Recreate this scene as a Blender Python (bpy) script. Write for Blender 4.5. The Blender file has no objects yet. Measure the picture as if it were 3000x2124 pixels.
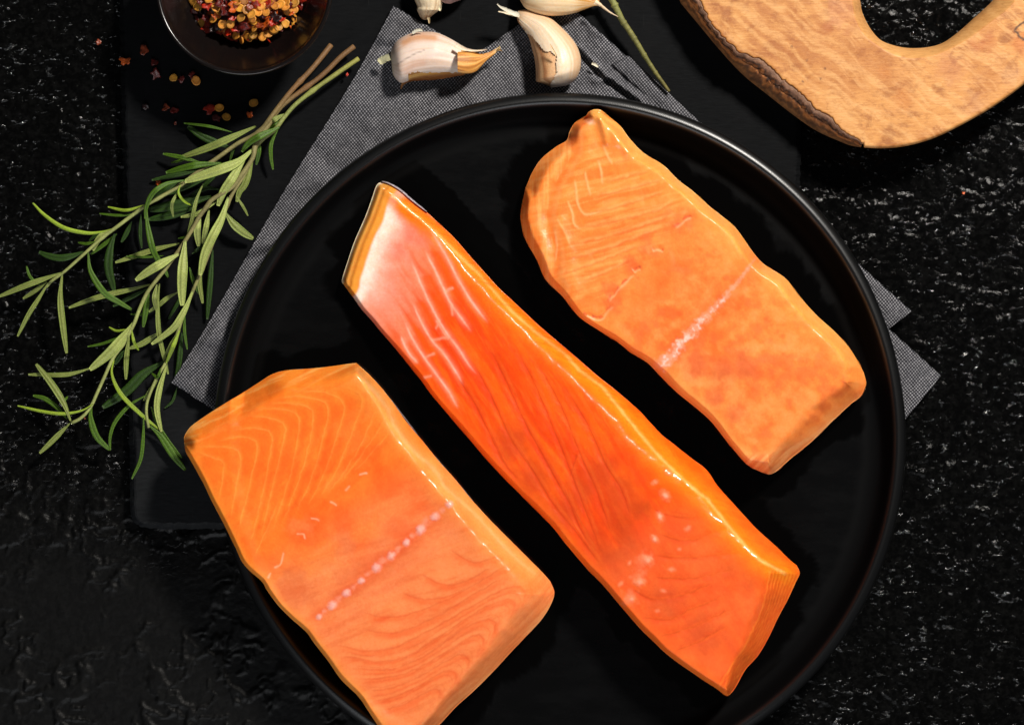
import bpy, math, random
import numpy as np
from mathutils import Vector

random.seed(7)
RNG = np.random.RandomState(11)
scene = bpy.context.scene
COL = scene.collection

# ------------------------------------------------------------------ camera, lamps, exposure
S = 0.00014            # metres on the table for one pixel of the 3000 px wide photograph
H = 1.0                # camera height above the stone
cam_d = bpy.data.cameras.new("camera")
cam_d.sensor_width = 36.0
cam_d.lens = 36.0 * H / (3000 * S)
cam_d.clip_start = 0.05
cam_d.clip_end = 20
cam = bpy.data.objects.new("camera", cam_d)
cam.location = (0, 0, H)
COL.objects.link(cam)
scene.camera = cam

world = bpy.data.worlds.new("World")
scene.world = world
world.use_nodes = True
world.node_tree.nodes["Background"].inputs[0].default_value = (0.9, 0.95, 1.0, 1)
world.node_tree.nodes["Background"].inputs[1].default_value = 0.06


def area(name, loc, target, size, energy, col, size_y=None):
    d = bpy.data.lights.new(name, 'AREA')
    d.energy = energy
    d.color = col
    d.size = size
    if size_y:
        d.shape = 'RECTANGLE'
        d.size_y = size_y
    o = bpy.data.objects.new(name, d)
    o.location = loc
    o.rotation_euler = (Vector(target) - Vector(loc)).to_track_quat('-Z', 'Y').to_euler()
    COL.objects.link(o)


area("key_lamp", (0.50, 0.72, 0.88), (0.03, 0.0, 0.0), 0.14, 21.5, (1.0, 0.945, 0.87))
area("fill_lamp", (-0.12, -1.15, 0.66), (0, 0, 0), 1.0, 9.5, (0.95, 0.97, 1.0))

vs = scene.view_settings
vs.view_transform = 'Standard'
vs.look = 'None'
vs.exposure = 0.0
vs.gamma = 1.0


# ------------------------------------------------------------------ helpers
def P(px, py, z):
    """point that stands at height z over the spot seen at photograph pixel px, py (numpy friendly)"""
    k = S * (1.0 - np.asarray(z, float) / H)
    return (np.asarray(px, float) - 1500.0) * k, (1062.0 - np.asarray(py, float)) * k, np.asarray(z, float) + 0 * k + 0 * np.asarray(px, float)


def lin(r, g, b):
    f = lambda c: (c / 255.0 / 12.92) if c / 255.0 <= 0.04045 else ((c / 255.0 + 0.055) / 1.055) ** 2.4
    return np.array([f(r), f(g), f(b)])


_perm = {}


def vnoise(x, y, seed=0):
    if seed not in _perm:
        _perm[seed] = np.random.RandomState(seed + 100).rand(256, 256)
    T = _perm[seed]
    xi = np.floor(x).astype(int)
    yi = np.floor(y).astype(int)
    fx = x - xi
    fy = y - yi
    fx = fx * fx * (3 - 2 * fx)
    fy = fy * fy * (3 - 2 * fy)
    a = T[xi % 256, yi % 256]
    b = T[(xi + 1) % 256, yi % 256]
    c = T[xi % 256, (yi + 1) % 256]
    d = T[(xi + 1) % 256, (yi + 1) % 256]
    return (a * (1 - fx) + b * fx) * (1 - fy) + (c * (1 - fx) + d * fx) * fy


def fbm(x, y, seed=0, octv=4, gain=0.5):
    s = 0
    a = 1.0
    t = 0
    for k in range(octv):
        s = s + a * vnoise(x * 2 ** k + 17 * k, y * 2 ** k + 31 * k, seed + k)
        t += a
        a *= gain
    return s / t


def sstep(a, b, x):
    t = np.clip((x - a) / (b - a), 0, 1)
    return t * t * (3 - 2 * t)


def pdist(X, Y, pts, closed=False):
    """distance to a polyline and the 0..1 position of the nearest point along it"""
    pts = [np.array(p, float) for p in pts]
    if closed:
        pts = pts + [pts[0]]
    L = [np.hypot(*(pts[i + 1] - pts[i])) for i in range(len(pts) - 1)]
    tot = sum(L)
    D = np.full(X.shape, 1e9)
    T = np.zeros(X.shape)
    acc = 0
    for i in range(len(pts) - 1):
        a, b = pts[i], pts[i + 1]
        v = b - a
        l2 = max((v ** 2).sum(), 1e-9)
        t = np.clip(((X - a[0]) * v[0] + (Y - a[1]) * v[1]) / l2, 0, 1)
        d = np.hypot(X - a[0] - t * v[0], Y - a[1] - t * v[1])
        m = d < D
        D = np.where(m, d, D)
        T = np.where(m, (acc + t * L[i]) / tot, T)
        acc += L[i]
    return D, T


def catmull(pts, n, closed=False):
    """n points evenly spaced by length on a smooth curve through pts (any dimension)"""
    p = np.array(pts, float)
    m = len(p)
    if closed:
        q = np.vstack([p[-1], p, p[0], p[1]])
        segs = m
    else:
        q = np.vstack([2 * p[0] - p[1], p, 2 * p[-1] - p[-2]])
        segs = m - 1
    out = []
    for i in range(segs):
        p0, p1, p2, p3 = q[i], q[i + 1], q[i + 2], q[i + 3]
        t = np.linspace(0, 1, 12, endpoint=False)[:, None]
        out.append(0.5 * ((2 * p1) + (-p0 + p2) * t + (2 * p0 - 5 * p1 + 4 * p2 - p3) * t ** 2 + (-p0 + 3 * p1 - 3 * p2 + p3) * t ** 3))
    c = np.vstack(out + [[p[0] if closed else p[-1]]])
    d = np.r_[0, np.cumsum(np.sqrt(((c[1:] - c[:-1]) ** 2).sum(1)))]
    s = np.linspace(0, d[-1], n + (1 if closed else 0))
    r = np.stack([np.interp(s, d, c[:, k]) for k in range(c.shape[1])], 1)
    return r[:-1] if closed else r


def inside(X, Y, poly):
    r = np.zeros(X.shape, bool)
    n = len(poly)
    for i in range(n):
        x1, y1 = poly[i]
        x2, y2 = poly[(i + 1) % n]
        if y1 == y2:
            continue
        c = ((y1 > Y) != (y2 > Y)) & (X < (x2 - x1) * (Y - y1) / (y2 - y1) + x1)
        r ^= c
    return r


def thing(name, label, cat, loc=(0, 0, 0), group=None):
    o = bpy.data.objects.new(name, None)
    o.empty_display_size = 0.01
    o.location = loc
    o['label'] = label
    o['category'] = cat
    if group:
        o['group'] = group
    COL.objects.link(o)
    return o


def mesh(name, V, F, mat, parent=None, col=None, smooth=True, origin=None, extra=None):
    """V (n,3) world coordinates, F list/array of faces -> one linked object"""
    V = np.asarray(V, float).reshape(-1, 3)
    off = np.zeros(3)
    if parent is not None:
        p = parent
        while p is not None:
            off = off + np.array(p.location)
            p = p.parent
    if origin is not None:
        off = off + np.array(origin)
    me = bpy.data.meshes.new(name)
    if isinstance(F, np.ndarray):
        k = F.shape[1]
        me.vertices.add(len(V))
        me.vertices.foreach_set('co', (V - off).ravel())
        me.loops.add(F.size)
        me.loops.foreach_set('vertex_index', F.ravel().astype(np.int32))
        me.polygons.add(len(F))
        me.polygons.foreach_set('loop_start', np.arange(0, F.size, k, dtype=np.int32))
        me.update(calc_edges=True)
        me.validate()
    else:
        me.from_pydata((V - off).tolist(), [], [tuple(f) for f in F])
        me.update()
    if smooth:
        me.polygons.foreach_set('use_smooth', np.ones(len(me.polygons), bool))
    for key, c in [('Col', col)] + list((extra or {}).items()):
        if c is not None:
            c = np.asarray(c, float)
            at = me.attributes.new(key, 'FLOAT_COLOR', 'POINT')
            if c.ndim == 1:
                c = np.stack([c, c, c], 1) if len(c) == len(V) else np.tile(c, (len(V), 1))
            at.data.foreach_set('color', np.c_[c, np.ones(len(c))].astype(np.float32).ravel())
    me.materials.append(mat)
    o = bpy.data.objects.new(name, me)
    if parent is not None:
        o.parent = parent
    if origin is not None:
        o.location = origin
    COL.objects.link(o)
    return o


def gridF(n, m, closed_m=False, closed_n=False, base=0):
    i = np.arange(n if closed_n else n - 1)[:, None]
    j = np.arange(m if closed_m else m - 1)[None, :]
    i2 = (i + 1) % n
    j2 = (j + 1) % m
    F = np.stack([(i * m + j), (i * m + j2), (i2 * m + j2), (i2 * m + j)], -1).reshape(-1, 4) + base
    return F


def tag(o, label=None, cat=None, group=None, kind=None):
    for k, v in (('label', label), ('category', cat), ('group', group), ('kind', kind)):
        if v:
            o[k] = v
    return o


def tube(path, rad, sides=10, taper_end=True):
    """path (n,3), rad scalar or (n,) -> V, F (numpy) of a closed tube"""
    p = np.array(path, float)
    n = len(p)
    rad = np.full(n, rad) if np.isscalar(rad) else np.array(rad, float)
    t = np.gradient(p, axis=0)
    t /= np.linalg.norm(t, axis=1)[:, None] + 1e-12
    up = np.array([0, 0, 1.0])
    s = np.cross(t, up)
    s /= np.linalg.norm(s, axis=1)[:, None] + 1e-9
    u = np.cross(s, t)
    a = np.linspace(0, 2 * np.pi, sides, endpoint=False)
    V = p[:, None, :] + rad[:, None, None] * (np.cos(a)[None, :, None] * s[:, None, :] + np.sin(a)[None, :, None] * u[:, None, :])
    F = gridF(n, sides, closed_m=True)
    V = V.reshape(-1, 3)
    V = np.vstack([V, p[0], p[-1]])
    k = len(V)
    caps = []
    for j in range(sides):
        j2 = (j + 1) % sides
        caps.append([k - 2, j2, j, j])
        caps.append([k - 1, (n - 1) * sides + j, (n - 1) * sides + j2, (n - 1) * sides + j2])
    return V, [list(f) for f in F] + [c[:3] for c in caps]


# ------------------------------------------------------------------ materials
class MT:
    def __init__(s, name):
        s.m = bpy.data.materials.new(name)
        s.m.use_nodes = True
        s.nt = s.m.node_tree
        s.b = s.nt.nodes['Principled BSDF']

    def n(s, t, **kw):
        nd = s.nt.nodes.new(t)
        for k, v in kw.items():
            if k.startswith('i_'):
                nd.inputs[k[2:].replace('_', ' ')].default_value = v
            else:
                setattr(nd, k, v)
        return nd

    def l(s, a, b):
        s.nt.links.new(a, b)

    def attr(s, key='Col'):
        return s.n('ShaderNodeAttribute', attribute_name=key)

    def coord(s, scale=(1, 1, 1), rot=(0, 0, 0)):
        tc = s.n('ShaderNodeTexCoord')
        mp = s.n('ShaderNodeMapping')
        mp.inputs['Scale'].default_value = scale
        mp.inputs['Rotation'].default_value = rot
        s.l(tc.outputs['Object'], mp.inputs['Vector'])
        return mp.outputs[0]

    def noise(s, vec, scale, detail=4, rough=0.5):
        nd = s.n('ShaderNodeTexNoise')
        nd.inputs['Scale'].default_value = scale
        nd.inputs['Detail'].default_value = detail
        nd.inputs['Roughness'].default_value = rough
        s.l(vec, nd.inputs['Vector'])
        return nd.outputs['Fac']

    def ramp(s, fac, stops):
        r = s.n('ShaderNodeValToRGB')
        el = r.color_ramp.elements
        while len(el) < len(stops):
            el.new(0.5)
        for e, (p, c) in zip(el, stops):
            e.position = p
            e.color = tuple(c) + ((1,) if len(c) == 3 else ())
        s.l(fac, r.inputs[0])
        return r.outputs[0]

    def maprange(s, v, a, b, c, d):
        m = s.n('ShaderNodeMapRange')
        for i, x in enumerate((a, b, c, d)):
            m.inputs[i + 1].default_value = x
        s.l(v, m.inputs[0])
        return m.outputs[0]

    def mix(s, fac, a, b, blend='MIX'):
        m = s.n('ShaderNodeMix', data_type='RGBA', blend_type=blend)
        for sock, v in ((m.inputs[0], fac), (m.inputs[6], a), (m.inputs[7], b)):
            if hasattr(v, 'is_output') or isinstance(v, bpy.types.NodeSocket):
                s.l(v, sock)
            elif isinstance(v, (int, float)):
                sock.default_value = v
            else:
                sock.default_value = tuple(v) + ((1,) if len(v) == 3 else ())
        return m.outputs[2]

    def bump(s, h, strength, dist, prev=None):
        b = s.n('ShaderNodeBump')
        b.inputs['Strength'].default_value = strength
        b.inputs['Distance'].default_value = dist
        s.l(h, b.inputs['Height'])
        if prev is not None:
            s.l(prev, b.inputs['Normal'])
        return b.outputs[0]

    def set(s, **kw):
        for k, v in kw.items():
            k = k.replace('_', ' ')
            if isinstance(v, bpy.types.NodeSocket):
                s.l(v, s.b.inputs[k])
            else:
                s.b.inputs[k].default_value = v
        return s


def mat_salmon():
    m = MT('salmon_flesh')
    v = m.coord()
    c = m.attr().outputs['Color']
    n1 = m.noise(v, 900, 5, 0.6)
    n2 = m.noise(v, 3200, 3, 0.6)
    c2 = m.mix(m.maprange(n1, 0.35, 0.65, 0.0, 0.5), c, m.mix(1.0, c, (0.95, 0.78, 0.66), 'MULTIPLY'))
    n4 = m.noise(v, 220, 5, 0.65)
    c2 = m.mix(m.maprange(n4, 0.42, 0.62, 0.0, 0.28), c2, m.mix(1.0, c2, (0.93, 0.62, 0.42), 'MULTIPLY'))
    c3 = m.mix(m.maprange(n2, 0.55, 0.75, 0.0, 0.08), c2, m.mix(1.0, c2, (1.05, 1.5, 1.8), 'MULTIPLY'))
    nb = m.bump(n1, 0.22, 0.00025)
    nb = m.bump(n2, 0.15, 0.00010, nb)
    m.set(Base_Color=c3, Normal=nb, Roughness=m.maprange(n1, 0.3, 0.7, 0.40, 0.55))
    m.set(Subsurface_Weight=0.35, Subsurface_Scale=0.004, Subsurface_Radius=(1.0, 0.35, 0.12), Specular_IOR_Level=0.16)
    wt = m.attr('Wet').outputs['Fac']
    m.set(Coat_Weight=wt, Coat_Roughness=0.17)
    m.l(m.bump(n1, 0.25, 0.0003), m.b.inputs['Coat Normal'])
    return m.m


def mat_attr(name, rough=0.5, bump_scale=2500, bump_d=0.0001, sss=0.0, sp=0.4, vary=0.2, stretch=(1, 1, 1), coat=0.0, trans=0.0):
    m = MT(name)
    v = m.coord(stretch)
    c = m.attr().outputs['Color']
    n1 = m.noise(v, bump_scale, 4, 0.6)
    c2 = m.mix(m.maprange(n1, 0.3, 0.75, 0.0, 1.0), c, m.mix(1.0, c, (1 - vary,) * 3, 'MULTIPLY'))
    m.set(Base_Color=c2, Roughness=rough, Specular_IOR_Level=sp, Normal=m.bump(n1, 0.6, bump_d))
    if sss:
        m.set(Subsurface_Weight=sss, Subsurface_Scale=0.002, Subsurface_Radius=(1.0, 0.7, 0.4))
    if coat:
        m.set(Coat_Weight=coat, Coat_Roughness=0.1)
    return m.m


def mat_stone():
    m = MT('black_stone')
    v = m.coord()
    a = m.attr()
    sep = m.n('ShaderNodeSeparateColor')
    m.l(a.outputs['Color'], sep.inputs[0])
    calm = sep.outputs[0]
    n1 = m.noise(v, 420, 6, 0.65)
    n2 = m.noise(m.coord((1, 1.9, 1), (0, 0, 0.25)), 310, 2, 0.5)
    n3 = m.noise(m.coord((1, 1.6, 1), (0, 0, 0.2)), 1500, 3, 0.6)
    base = m.mix(m.maprange(n1, 0.45, 0.7, 0, 1), (0.0014, 0.0014, 0.0014), (0.0045, 0.0045, 0.0044))
    n5 = m.noise(m.coord((1, 1.5, 1), (0, 0, 0.25)), 85, 4, 0.7)
    hot = m.maprange(m.mix(0.42, n2, n5), 0.57, 0.70, 0, 1)
    dull = m.n('ShaderNodeMath', operation='SUBTRACT')
    dull.inputs[0].default_value = 1.0
    m.l(calm, dull.inputs[1])
    mh = m.n('ShaderNodeMath', operation='MULTIPLY')
    m.l(hot, mh.inputs[0])
    m.l(dull.outputs[0], mh.inputs[1])
    hot = mh.outputs[0]        # sparse glossy knobs between dull hollows
    nb = m.bump(hot, 1.0, 0.0009)
    nb = m.bump(n1, 0.45, 0.0004, nb)
    nb = m.bump(n3, 0.3, 0.0002, nb)
    rr = m.mix(calm, (0.09, 0.09, 0.09), (0.5, 0.5, 0.5))
    spec = m.mix(calm, m.mix(hot, (0.07, 0.07, 0.07), (1.7, 1.7, 1.7)), (0.15, 0.15, 0.15))
    m.set(Base_Color=base, Roughness=rr, Normal=nb, Specular_IOR_Level=spec)
    return m.m


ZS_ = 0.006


def mat_slate():
    m = MT('dark_slate')
    v = m.coord()
    n1 = m.noise(v, 60, 6, 0.6)
    n2 = m.noise(m.coord((1, 6, 1), (0, 0, 0.35)), 180, 5, 0.7)
    n3 = m.noise(v, 2500, 2, 0.5)
    base = m.mix(m.maprange(n2, 0.35, 0.75, 0, 1), (0.0045, 0.0048, 0.0053), (0.0075, 0.0080, 0.0088))
    # soft glow on the lower left corner, painted into the slate colour
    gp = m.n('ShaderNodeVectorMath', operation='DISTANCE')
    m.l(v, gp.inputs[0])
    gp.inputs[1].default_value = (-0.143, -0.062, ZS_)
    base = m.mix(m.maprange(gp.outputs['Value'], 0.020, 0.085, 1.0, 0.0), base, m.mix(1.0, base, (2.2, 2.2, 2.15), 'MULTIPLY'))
    base = m.mix(m.maprange(n1, 0.5, 0.8, 0, 0.6), base, (0.0085, 0.0085, 0.009))
    sc = m.noise(m.coord((40, 1, 1), (0, 0, 0.9)), 60, 2, 0.4)
    base = m.mix(m.maprange(sc, 0.74, 0.80, 0, 0.5), base, (0.03, 0.03, 0.03))
    nb = m.bump(n2, 0.25, 0.00025)
    nb = m.bump(n3, 0.25, 0.0001, nb)
    m.set(Base_Color=base, Roughness=0.42, Specular_IOR_Level=0.04, Normal=nb)
    return m.m


def mat_plate():
    m = MT('black_stoneware')
    v = m.coord()
    n3 = m.noise(v, 2600, 2, 0.5)
    n1 = m.noise(v, 25, 5, 0.6)
    a = m.attr()
    sep = m.n('ShaderNodeSeparateColor')
    m.l(a.outputs['Color'], sep.inputs[0])
    wet = sep.outputs[0]
    base = m.mix(wet, (0.0024, 0.0025, 0.0027), (0.0010, 0.0009, 0.0009))
    sm = m.maprange(m.noise(m.coord((1, 3, 1), (0, 0, 0.7)), 40, 5, 0.7), 0.4, 0.62, 0.22, 0.34)
    rg = m.mix(wet, m.mix(sep.outputs[1], sm, (0.33, 0.33, 0.33)), (0.10, 0.10, 0.10))
    bst = m.n('ShaderNodeBump')
    bst.inputs['Distance'].default_value = 0.00009
    m.l(m.maprange(wet, 0, 1, 0.35, 0.02), bst.inputs['Strength'])
    m.l(n3, bst.inputs['Height'])
    m.set(Base_Color=base, Roughness=m.mix(sep.outputs[2], rg, (0.62, 0.62, 0.62)), Specular_IOR_Level=m.mix(sep.outputs[2], m.mix(sep.outputs[1], (0.13, 0.13, 0.13), (0.52, 0.52, 0.52)), (0.03, 0.03, 0.03)), Normal=bst.outputs[0])
    return m.m


def mat_cloth():
    m = MT('grey_woven_linen')
    pitch = 1.0 / (9.6 * S)
    tc = m.n('ShaderNodeTexCoord')
    sp = m.n('ShaderNodeSeparateXYZ')
    mp = m.n('ShaderNodeMapping')
    mp.inputs['Rotation'].default_value = (0, 0, 0.06)
    # threads wander a little
    nz = m.n('ShaderNodeTexNoise')
    nz.inputs['Scale'].default_value = 120
    m.l(tc.outputs['Object'], nz.inputs['Vector'])
    add = m.n('ShaderNodeVectorMath', operation='MULTIPLY_ADD')
    add.inputs[1].default_value = (0.0012, 0.0012, 0)
    m.l(nz.outputs['Color'], add.inputs[0])
    m.l(tc.outputs['Object'], add.inputs[2])
    m.l(add.outputs[0], mp.inputs['Vector'])
    m.l(mp.outputs[0], sp.inputs[0])

    def f(op, a, b=None):
        nd = m.n('ShaderNodeMath', operation=op)
        for i, x in enumerate((a, b)):
            if x is None:
                continue
            if isinstance(x, (int, float)):
                nd.inputs[i].default_value = x
            else:
                m.l(x, nd.inputs[i])
        return nd.outputs[0]
    k = 2 * math.pi * pitch
    cx = f('COSINE', f('MULTIPLY', sp.outputs[0], k))
    cy = f('COSINE', f('MULTIPLY', sp.outputs[1], k * 0.9))
    w = f('MULTIPLY', cx, cy)          # +1 and -1 spots, offset rows: plain weave
    n1 = m.noise(tc.outputs['Object'], 700, 4, 0.7)
    n2 = m.noise(tc.outputs['Object'], 45, 5, 0.7)
    base = m.ramp(m.maprange(w, -0.6, 0.75, 0, 1), [(0.0, (0.020, 0.020, 0.025)), (0.5, (0.085, 0.085, 0.098)), (1.0, (0.50, 0.49, 0.51))])
    base = m.mix(m.maprange(n1, 0.38, 0.62, 0, 0.8), base, m.mix(1.0, base, (0.30, 0.30, 0.32), 'MULTIPLY'))
    base = m.mix(m.maprange(m.noise(tc.outputs['Object'], 1900, 2, 0.6), 0.55, 0.75, 0, 0.5), base, (0.26, 0.26, 0.28))
    base = m.mix(m.maprange(n2, 0.35, 0.65, 0, 0.5), base, (0.07, 0.07, 0.078))  # broad darker areas painted in as shading of soft folds
    nb = m.bump(w, 0.8, 0.00025)
    m.set(Base_Color=base, Roughness=0.85, Specular_IOR_Level=0.15, Normal=nb)
    return m.m


def mat_wood():
    m = MT('olive_wood')
    v = m.coord()
    c = m.attr().outputs['Color']
    g = m.noise(m.coord((1, 14, 1), (0, 0, 0.75)), 150, 7, 0.75)
    g2 = m.noise(m.coord((1, 5, 1), (0, 0, -0.7)), 1200, 3, 0.6)
    sp = m.noise(m.coord((1, 2.5, 1), (0, 0, -0.6)), 330, 6, 0.75)
    c1 = m.mix(m.maprange(g, 0.42, 0.62, 0, 0.55), c, m.mix(1.0, c, (0.70, 0.55, 0.40), 'MULTIPLY'))
    c2 = m.mix(m.maprange(g2, 0.5, 0.75, 0, 0.25), c1, (0.62, 0.40, 0.22))
    c3 = m.mix(m.maprange(sp, 0.52, 0.68, 0, 0.6), c2, m.mix(1.0, c2, (0.62, 0.44, 0.30), 'MULTIPLY'))
    nb = m.bump(g, 0.3, 0.0003)
    nb = m.bump(g2, 0.3, 0.00015, nb)
    m.set(Base_Color=c3, Roughness=0.5, Specular_IOR_Level=0.35, Normal=nb)
    return m.m


def mat_bark():
    m = MT('rough_bark')
    v = m.coord((1, 1, 1), (0, 0, 0.9))
    c = m.attr().outputs['Color']
    n1 = m.noise(v, 350, 6, 0.7)
    n2 = m.noise(m.coord((1, 3, 1), (0, 0, 0.9)), 900, 4, 0.6)
    c1 = m.mix(m.maprange(n1, 0.45, 0.68, 0, 0.7), c, m.mix(1.0, c, (0.4, 0.3, 0.24), 'MULTIPLY'))
    c2 = m.mix(m.maprange(n2, 0.55, 0.7, 0, 0.5), c1, m.mix(1.0, c, (1.5, 1.3, 1.1), 'MULTIPLY'))
    nb = m.bump(n1, 0.6, 0.0006)
    nb = m.bump(n2, 0.5, 0.0003, nb)
    m.set(Base_Color=c2, Roughness=0.62, Normal=nb)
    return m.m


def mat_glaze():
    m = MT('dark_brown_glaze')
    v = m.coord()
    n1 = m.noise(v, 60, 5, 0.6)
    base = m.mix(n1, (0.0065, 0.0042, 0.0038), (0.004, 0.003, 0.003))
    m.set(Base_Color=base, Roughness=m.maprange(n1, 0.3, 0.7, 0.18, 0.24), Specular_IOR_Level=0.42, Normal=m.bump(m.noise(v, 1500, 2), 0.15, 0.0001))
    return m.m


M_SALMON = mat_salmon()
M_SKIN = mat_attr('silver_fish_skin', rough=0.3, bump_scale=1500, bump_d=0.0002, sp=0.6)
M_STONE = mat_stone()
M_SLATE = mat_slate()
M_PLATE = mat_plate()
M_CLOTH = mat_cloth()
M_WOOD = mat_wood()
M_BARK = mat_bark()
M_GLAZE = mat_glaze()
M_LEAF = mat_attr('rosemary_leaf', rough=0.45, bump_scale=2600, bump_d=0.0003, sp=0.35, vary=0.6, sss=0.1)
M_STEM = mat_attr('rosemary_stem', rough=0.6, bump_scale=1800, bump_d=0.0003, vary=0.45)
M_GARLIC = mat_attr('garlic_skin', rough=0.42, bump_scale=900, bump_d=0.0001, sss=0.25, sp=0.45, vary=0.10)
M_HUSK = mat_attr('dry_garlic_husk', rough=0.5, bump_scale=1600, bump_d=0.0002, sss=0.15, vary=0.22)
M_SEED = mat_attr('chili_seed', rough=0.4, bump_scale=2200, bump_d=0.0002, sss=0.2, vary=0.25)
M_FLAKE = mat_attr('dried_chili_flake', rough=0.32, bump_scale=1400, bump_d=0.0003, sp=0.5, vary=0.5)

ZS = 0.006      # top of the slate
# ------------------------------------------------------------------ the stone surface


def build_stone():
    core_x = np.arange(-200, 3201, 5.0)
    core_y = np.arange(-200, 2325, 5.0)
    ext = np.cumsum(5.0 * 1.17 ** np.arange(1, 36))
    xs = np.r_[(-200 - ext)[::-1], core_x, 3200 + ext]
    ys = np.r_[(-200 - ext)[::-1], core_y, core_y[-1] + ext]
    X, Y = np.meshgrid(xs, ys, indexing='ij')
    wx = X + 60 * (fbm(X / 130, Y / 130, 1) - 0.5) + 42 * (fbm(X / 24, Y / 24, 4) - .5)
    wy = Y + 60 * (fbm(X / 130 + 50, Y / 130, 2) - 0.5) + 42 * (fbm(X / 24, Y / 24 + 9, 5) - .5)
    r1 = 1 - np.abs(2 * fbm(wx / 120, wy / 110, 20, 2, 0.4) - 1)
    r2 = 1 - np.abs(2 * vnoise(wx / 46, wy / 40, 24) - 1)
    ridge = np.clip(r1 - 0.84, 0, 1) / 0.16 * 0.8 + np.clip(r2 - 0.86, 0, 1) / 0.14 * 0.4
    ridge = ridge * (0.5 + fbm(X / 16, Y / 16, 36, 3))
    ridge *= sstep(0.33, 0.6, fbm(X / 170, Y / 170, 33, 3))
    # choppier chiselled relief on the right and top
    chop = fbm(wx / 26, wy / 15, 40, 4) - 0.5
    chop2 = np.clip(fbm(wx / 60, wy / 30, 44, 4) - 0.5, 0, 1)
    ll = sstep(900, 1750, Y - 0.28 * X + 260 * (fbm(X / 160, Y / 160, 34, 3) - .5)) * sstep(1500, 900, X)      # the calm, matt lower left corner
    z = 0.0036 * ridge * (0.25 + 0.75 * ll) + (0.0012 * chop2 + 0.0007 * chop) * (1 - 0.95 * ll) + 0.00025 * (fbm(X / 9, Y / 9, 50, 2) - .5)
    z = z - 0.0010 - z.max() * 0
    z = np.minimum(z, -0.0001)
    far = np.maximum(np.abs(X - 1500) - 1700, np.abs(Y - 1062) - 1262)
    z = np.where(far > 400, -0.001, z)
    x, y, zz = P(X, Y, 0 * X)
    V = np.stack([x, y, z], -1).reshape(-1, 3)
    rough = np.clip(1.0 * ll + 0.15 * fbm(X / 200, Y / 200, 60, 2) - 0.02, 0, 1)
    n, m = X.shape
    F = gridF(n, m)[:, ::-1]
    o = mesh('stone_surface', V, F, M_STONE, col=rough.ravel())
    o['kind'] = 'structure'


build_stone()


# ------------------------------------------------------------------ slate board
def slab(outline, z0, z1, n=600, rag=3.0, rings=6, bev=5):
    """outline in pixels -> V,F of a slab with chipped edges, top cap as a fan of rings"""
    c = catmull(outline, n, closed=True) if len(outline) > 20 else np.array(outline)
    return c


def build_slate():
    # rounded rectangle in pixels
    x0, y0, x1, y1, r = 352, -900, 2340, 1543, 46
    pts = []
    for cx, cy, a0 in ((x1 - r, y1 - r, 0), (x0 + 36 + r, y1 - r, 90), (x0 - 16 + r, y0 + r, 180), (x1 - r, y0 + r, 270)):
        for a in np.linspace(a0, a0 + 90, 10):
            pts.append((cx + r * math.cos(math.radians(a)), cy + r * math.sin(math.radians(a))))
    pts = np.array(pts + [pts[0]])
    d = np.r_[0, np.cumsum(np.hypot(*(pts[1:] - pts[:-1]).T))]
    s = np.linspace(0, d[-1], 1601)[:-1]
    c = np.stack([np.interp(s, d, pts[:, k]) for k in (0, 1)], 1)
    rag = (fbm(s / 16, s * 0 + 3, 70, 4) - 0.5) * 9
    t = np.roll(c, -1, 0) - np.roll(c, 1, 0)
    nrm = np.stack([t[:, 1], -t[:, 0]], 1) / (np.hypot(*t.T)[:, None] + 1e-9)
    rings = [(-4, 0.0), (3, 0.0008), (1, 0.0022), (5, 0.0034), (-2, 0.0048), (-7, ZS - 0.0003), (-13, ZS), (-30, ZS), (-400, ZS)]
    V = []
    DU = []
    for k, (off, z) in enumerate(rings):
        jit = rag + 3 * (fbm(s / 9 + 7 * k, s * 0 + k, 75, 2) - .5) if k < 7 else rag * 0
        q = c + nrm * (off + jit)[:, None]
        if k == 8:
            q = np.array([[1346, 300.0]]) + (c - [1346, 300]) * 0.3
        x, y, zz = P(q[:, 0], q[:, 1], np.full(len(q), z))
        V.append(np.stack([x, y, zz], 1))
    V = np.vstack(V)
    F = [list(f) for f in gridF(len(rings), len(c), closed_m=True)]
    F.append(list(range(8 * len(c), 9 * len(c))))
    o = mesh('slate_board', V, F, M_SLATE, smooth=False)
    tag(o, 'rectangular matt black slate board lying under napkin, plate and chili bowl', 'slate board')


build_slate()


# ------------------------------------------------------------------ generic filled outline with a soft body
def coons(a, b, c, d, n, m):
    """side a: p00->p10 (n), side b: p01->p11 (n), end c: p00->p01 (m), end d: p10->p11 (m)"""
    A, B = catmull(a, n), catmull(b, n)
    C, D = catmull(c, m), catmull(d, m)
    u = np.linspace(0, 1, n)[:, None, None]
    v = np.linspace(0, 1, m)[None, :, None]
    R = (1 - v) * A[:, None, :] + v * B[:, None, :] + (1 - u) * C[None, :, :] + u * D[None, :, :]
    R = R - ((1 - u) * (1 - v) * A[0] + u * (1 - v) * A[-1] + (1 - u) * v * B[0] + u * v * B[-1])
    return R[..., 0], R[..., 1]


def morph(a, b, n):
    A, B = catmull(a, 24), catmull(b, 24)
    return [A * (1 - t) + B * t for t in np.linspace(0, 1, n)]


def cr(off, s, pts):
    """crop coordinates -> photograph pixels"""
    return [(off[0] + x * s, off[1] + y * s) for x, y in pts]


K3 = 1200 / 2294.0
K1 = 1000 / 2294.0
c3 = lambda p: cr((500, 1000), K3, p)
c4 = lambda p: cr((500, 1284), K3, p)
cM = lambda p: cr((1400, 1250), K3, p)
cR = lambda p: cr((1400, 250), K3, p)
cR2 = lambda p: cr((1800, 700), K3, p)
c2 = lambda p: cr((1000, 500), K1, p)

PC = (1640.0, 1288.0)   # plate centre in the photograph
ZP = 0.0115     # plate's inner floor


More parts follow.
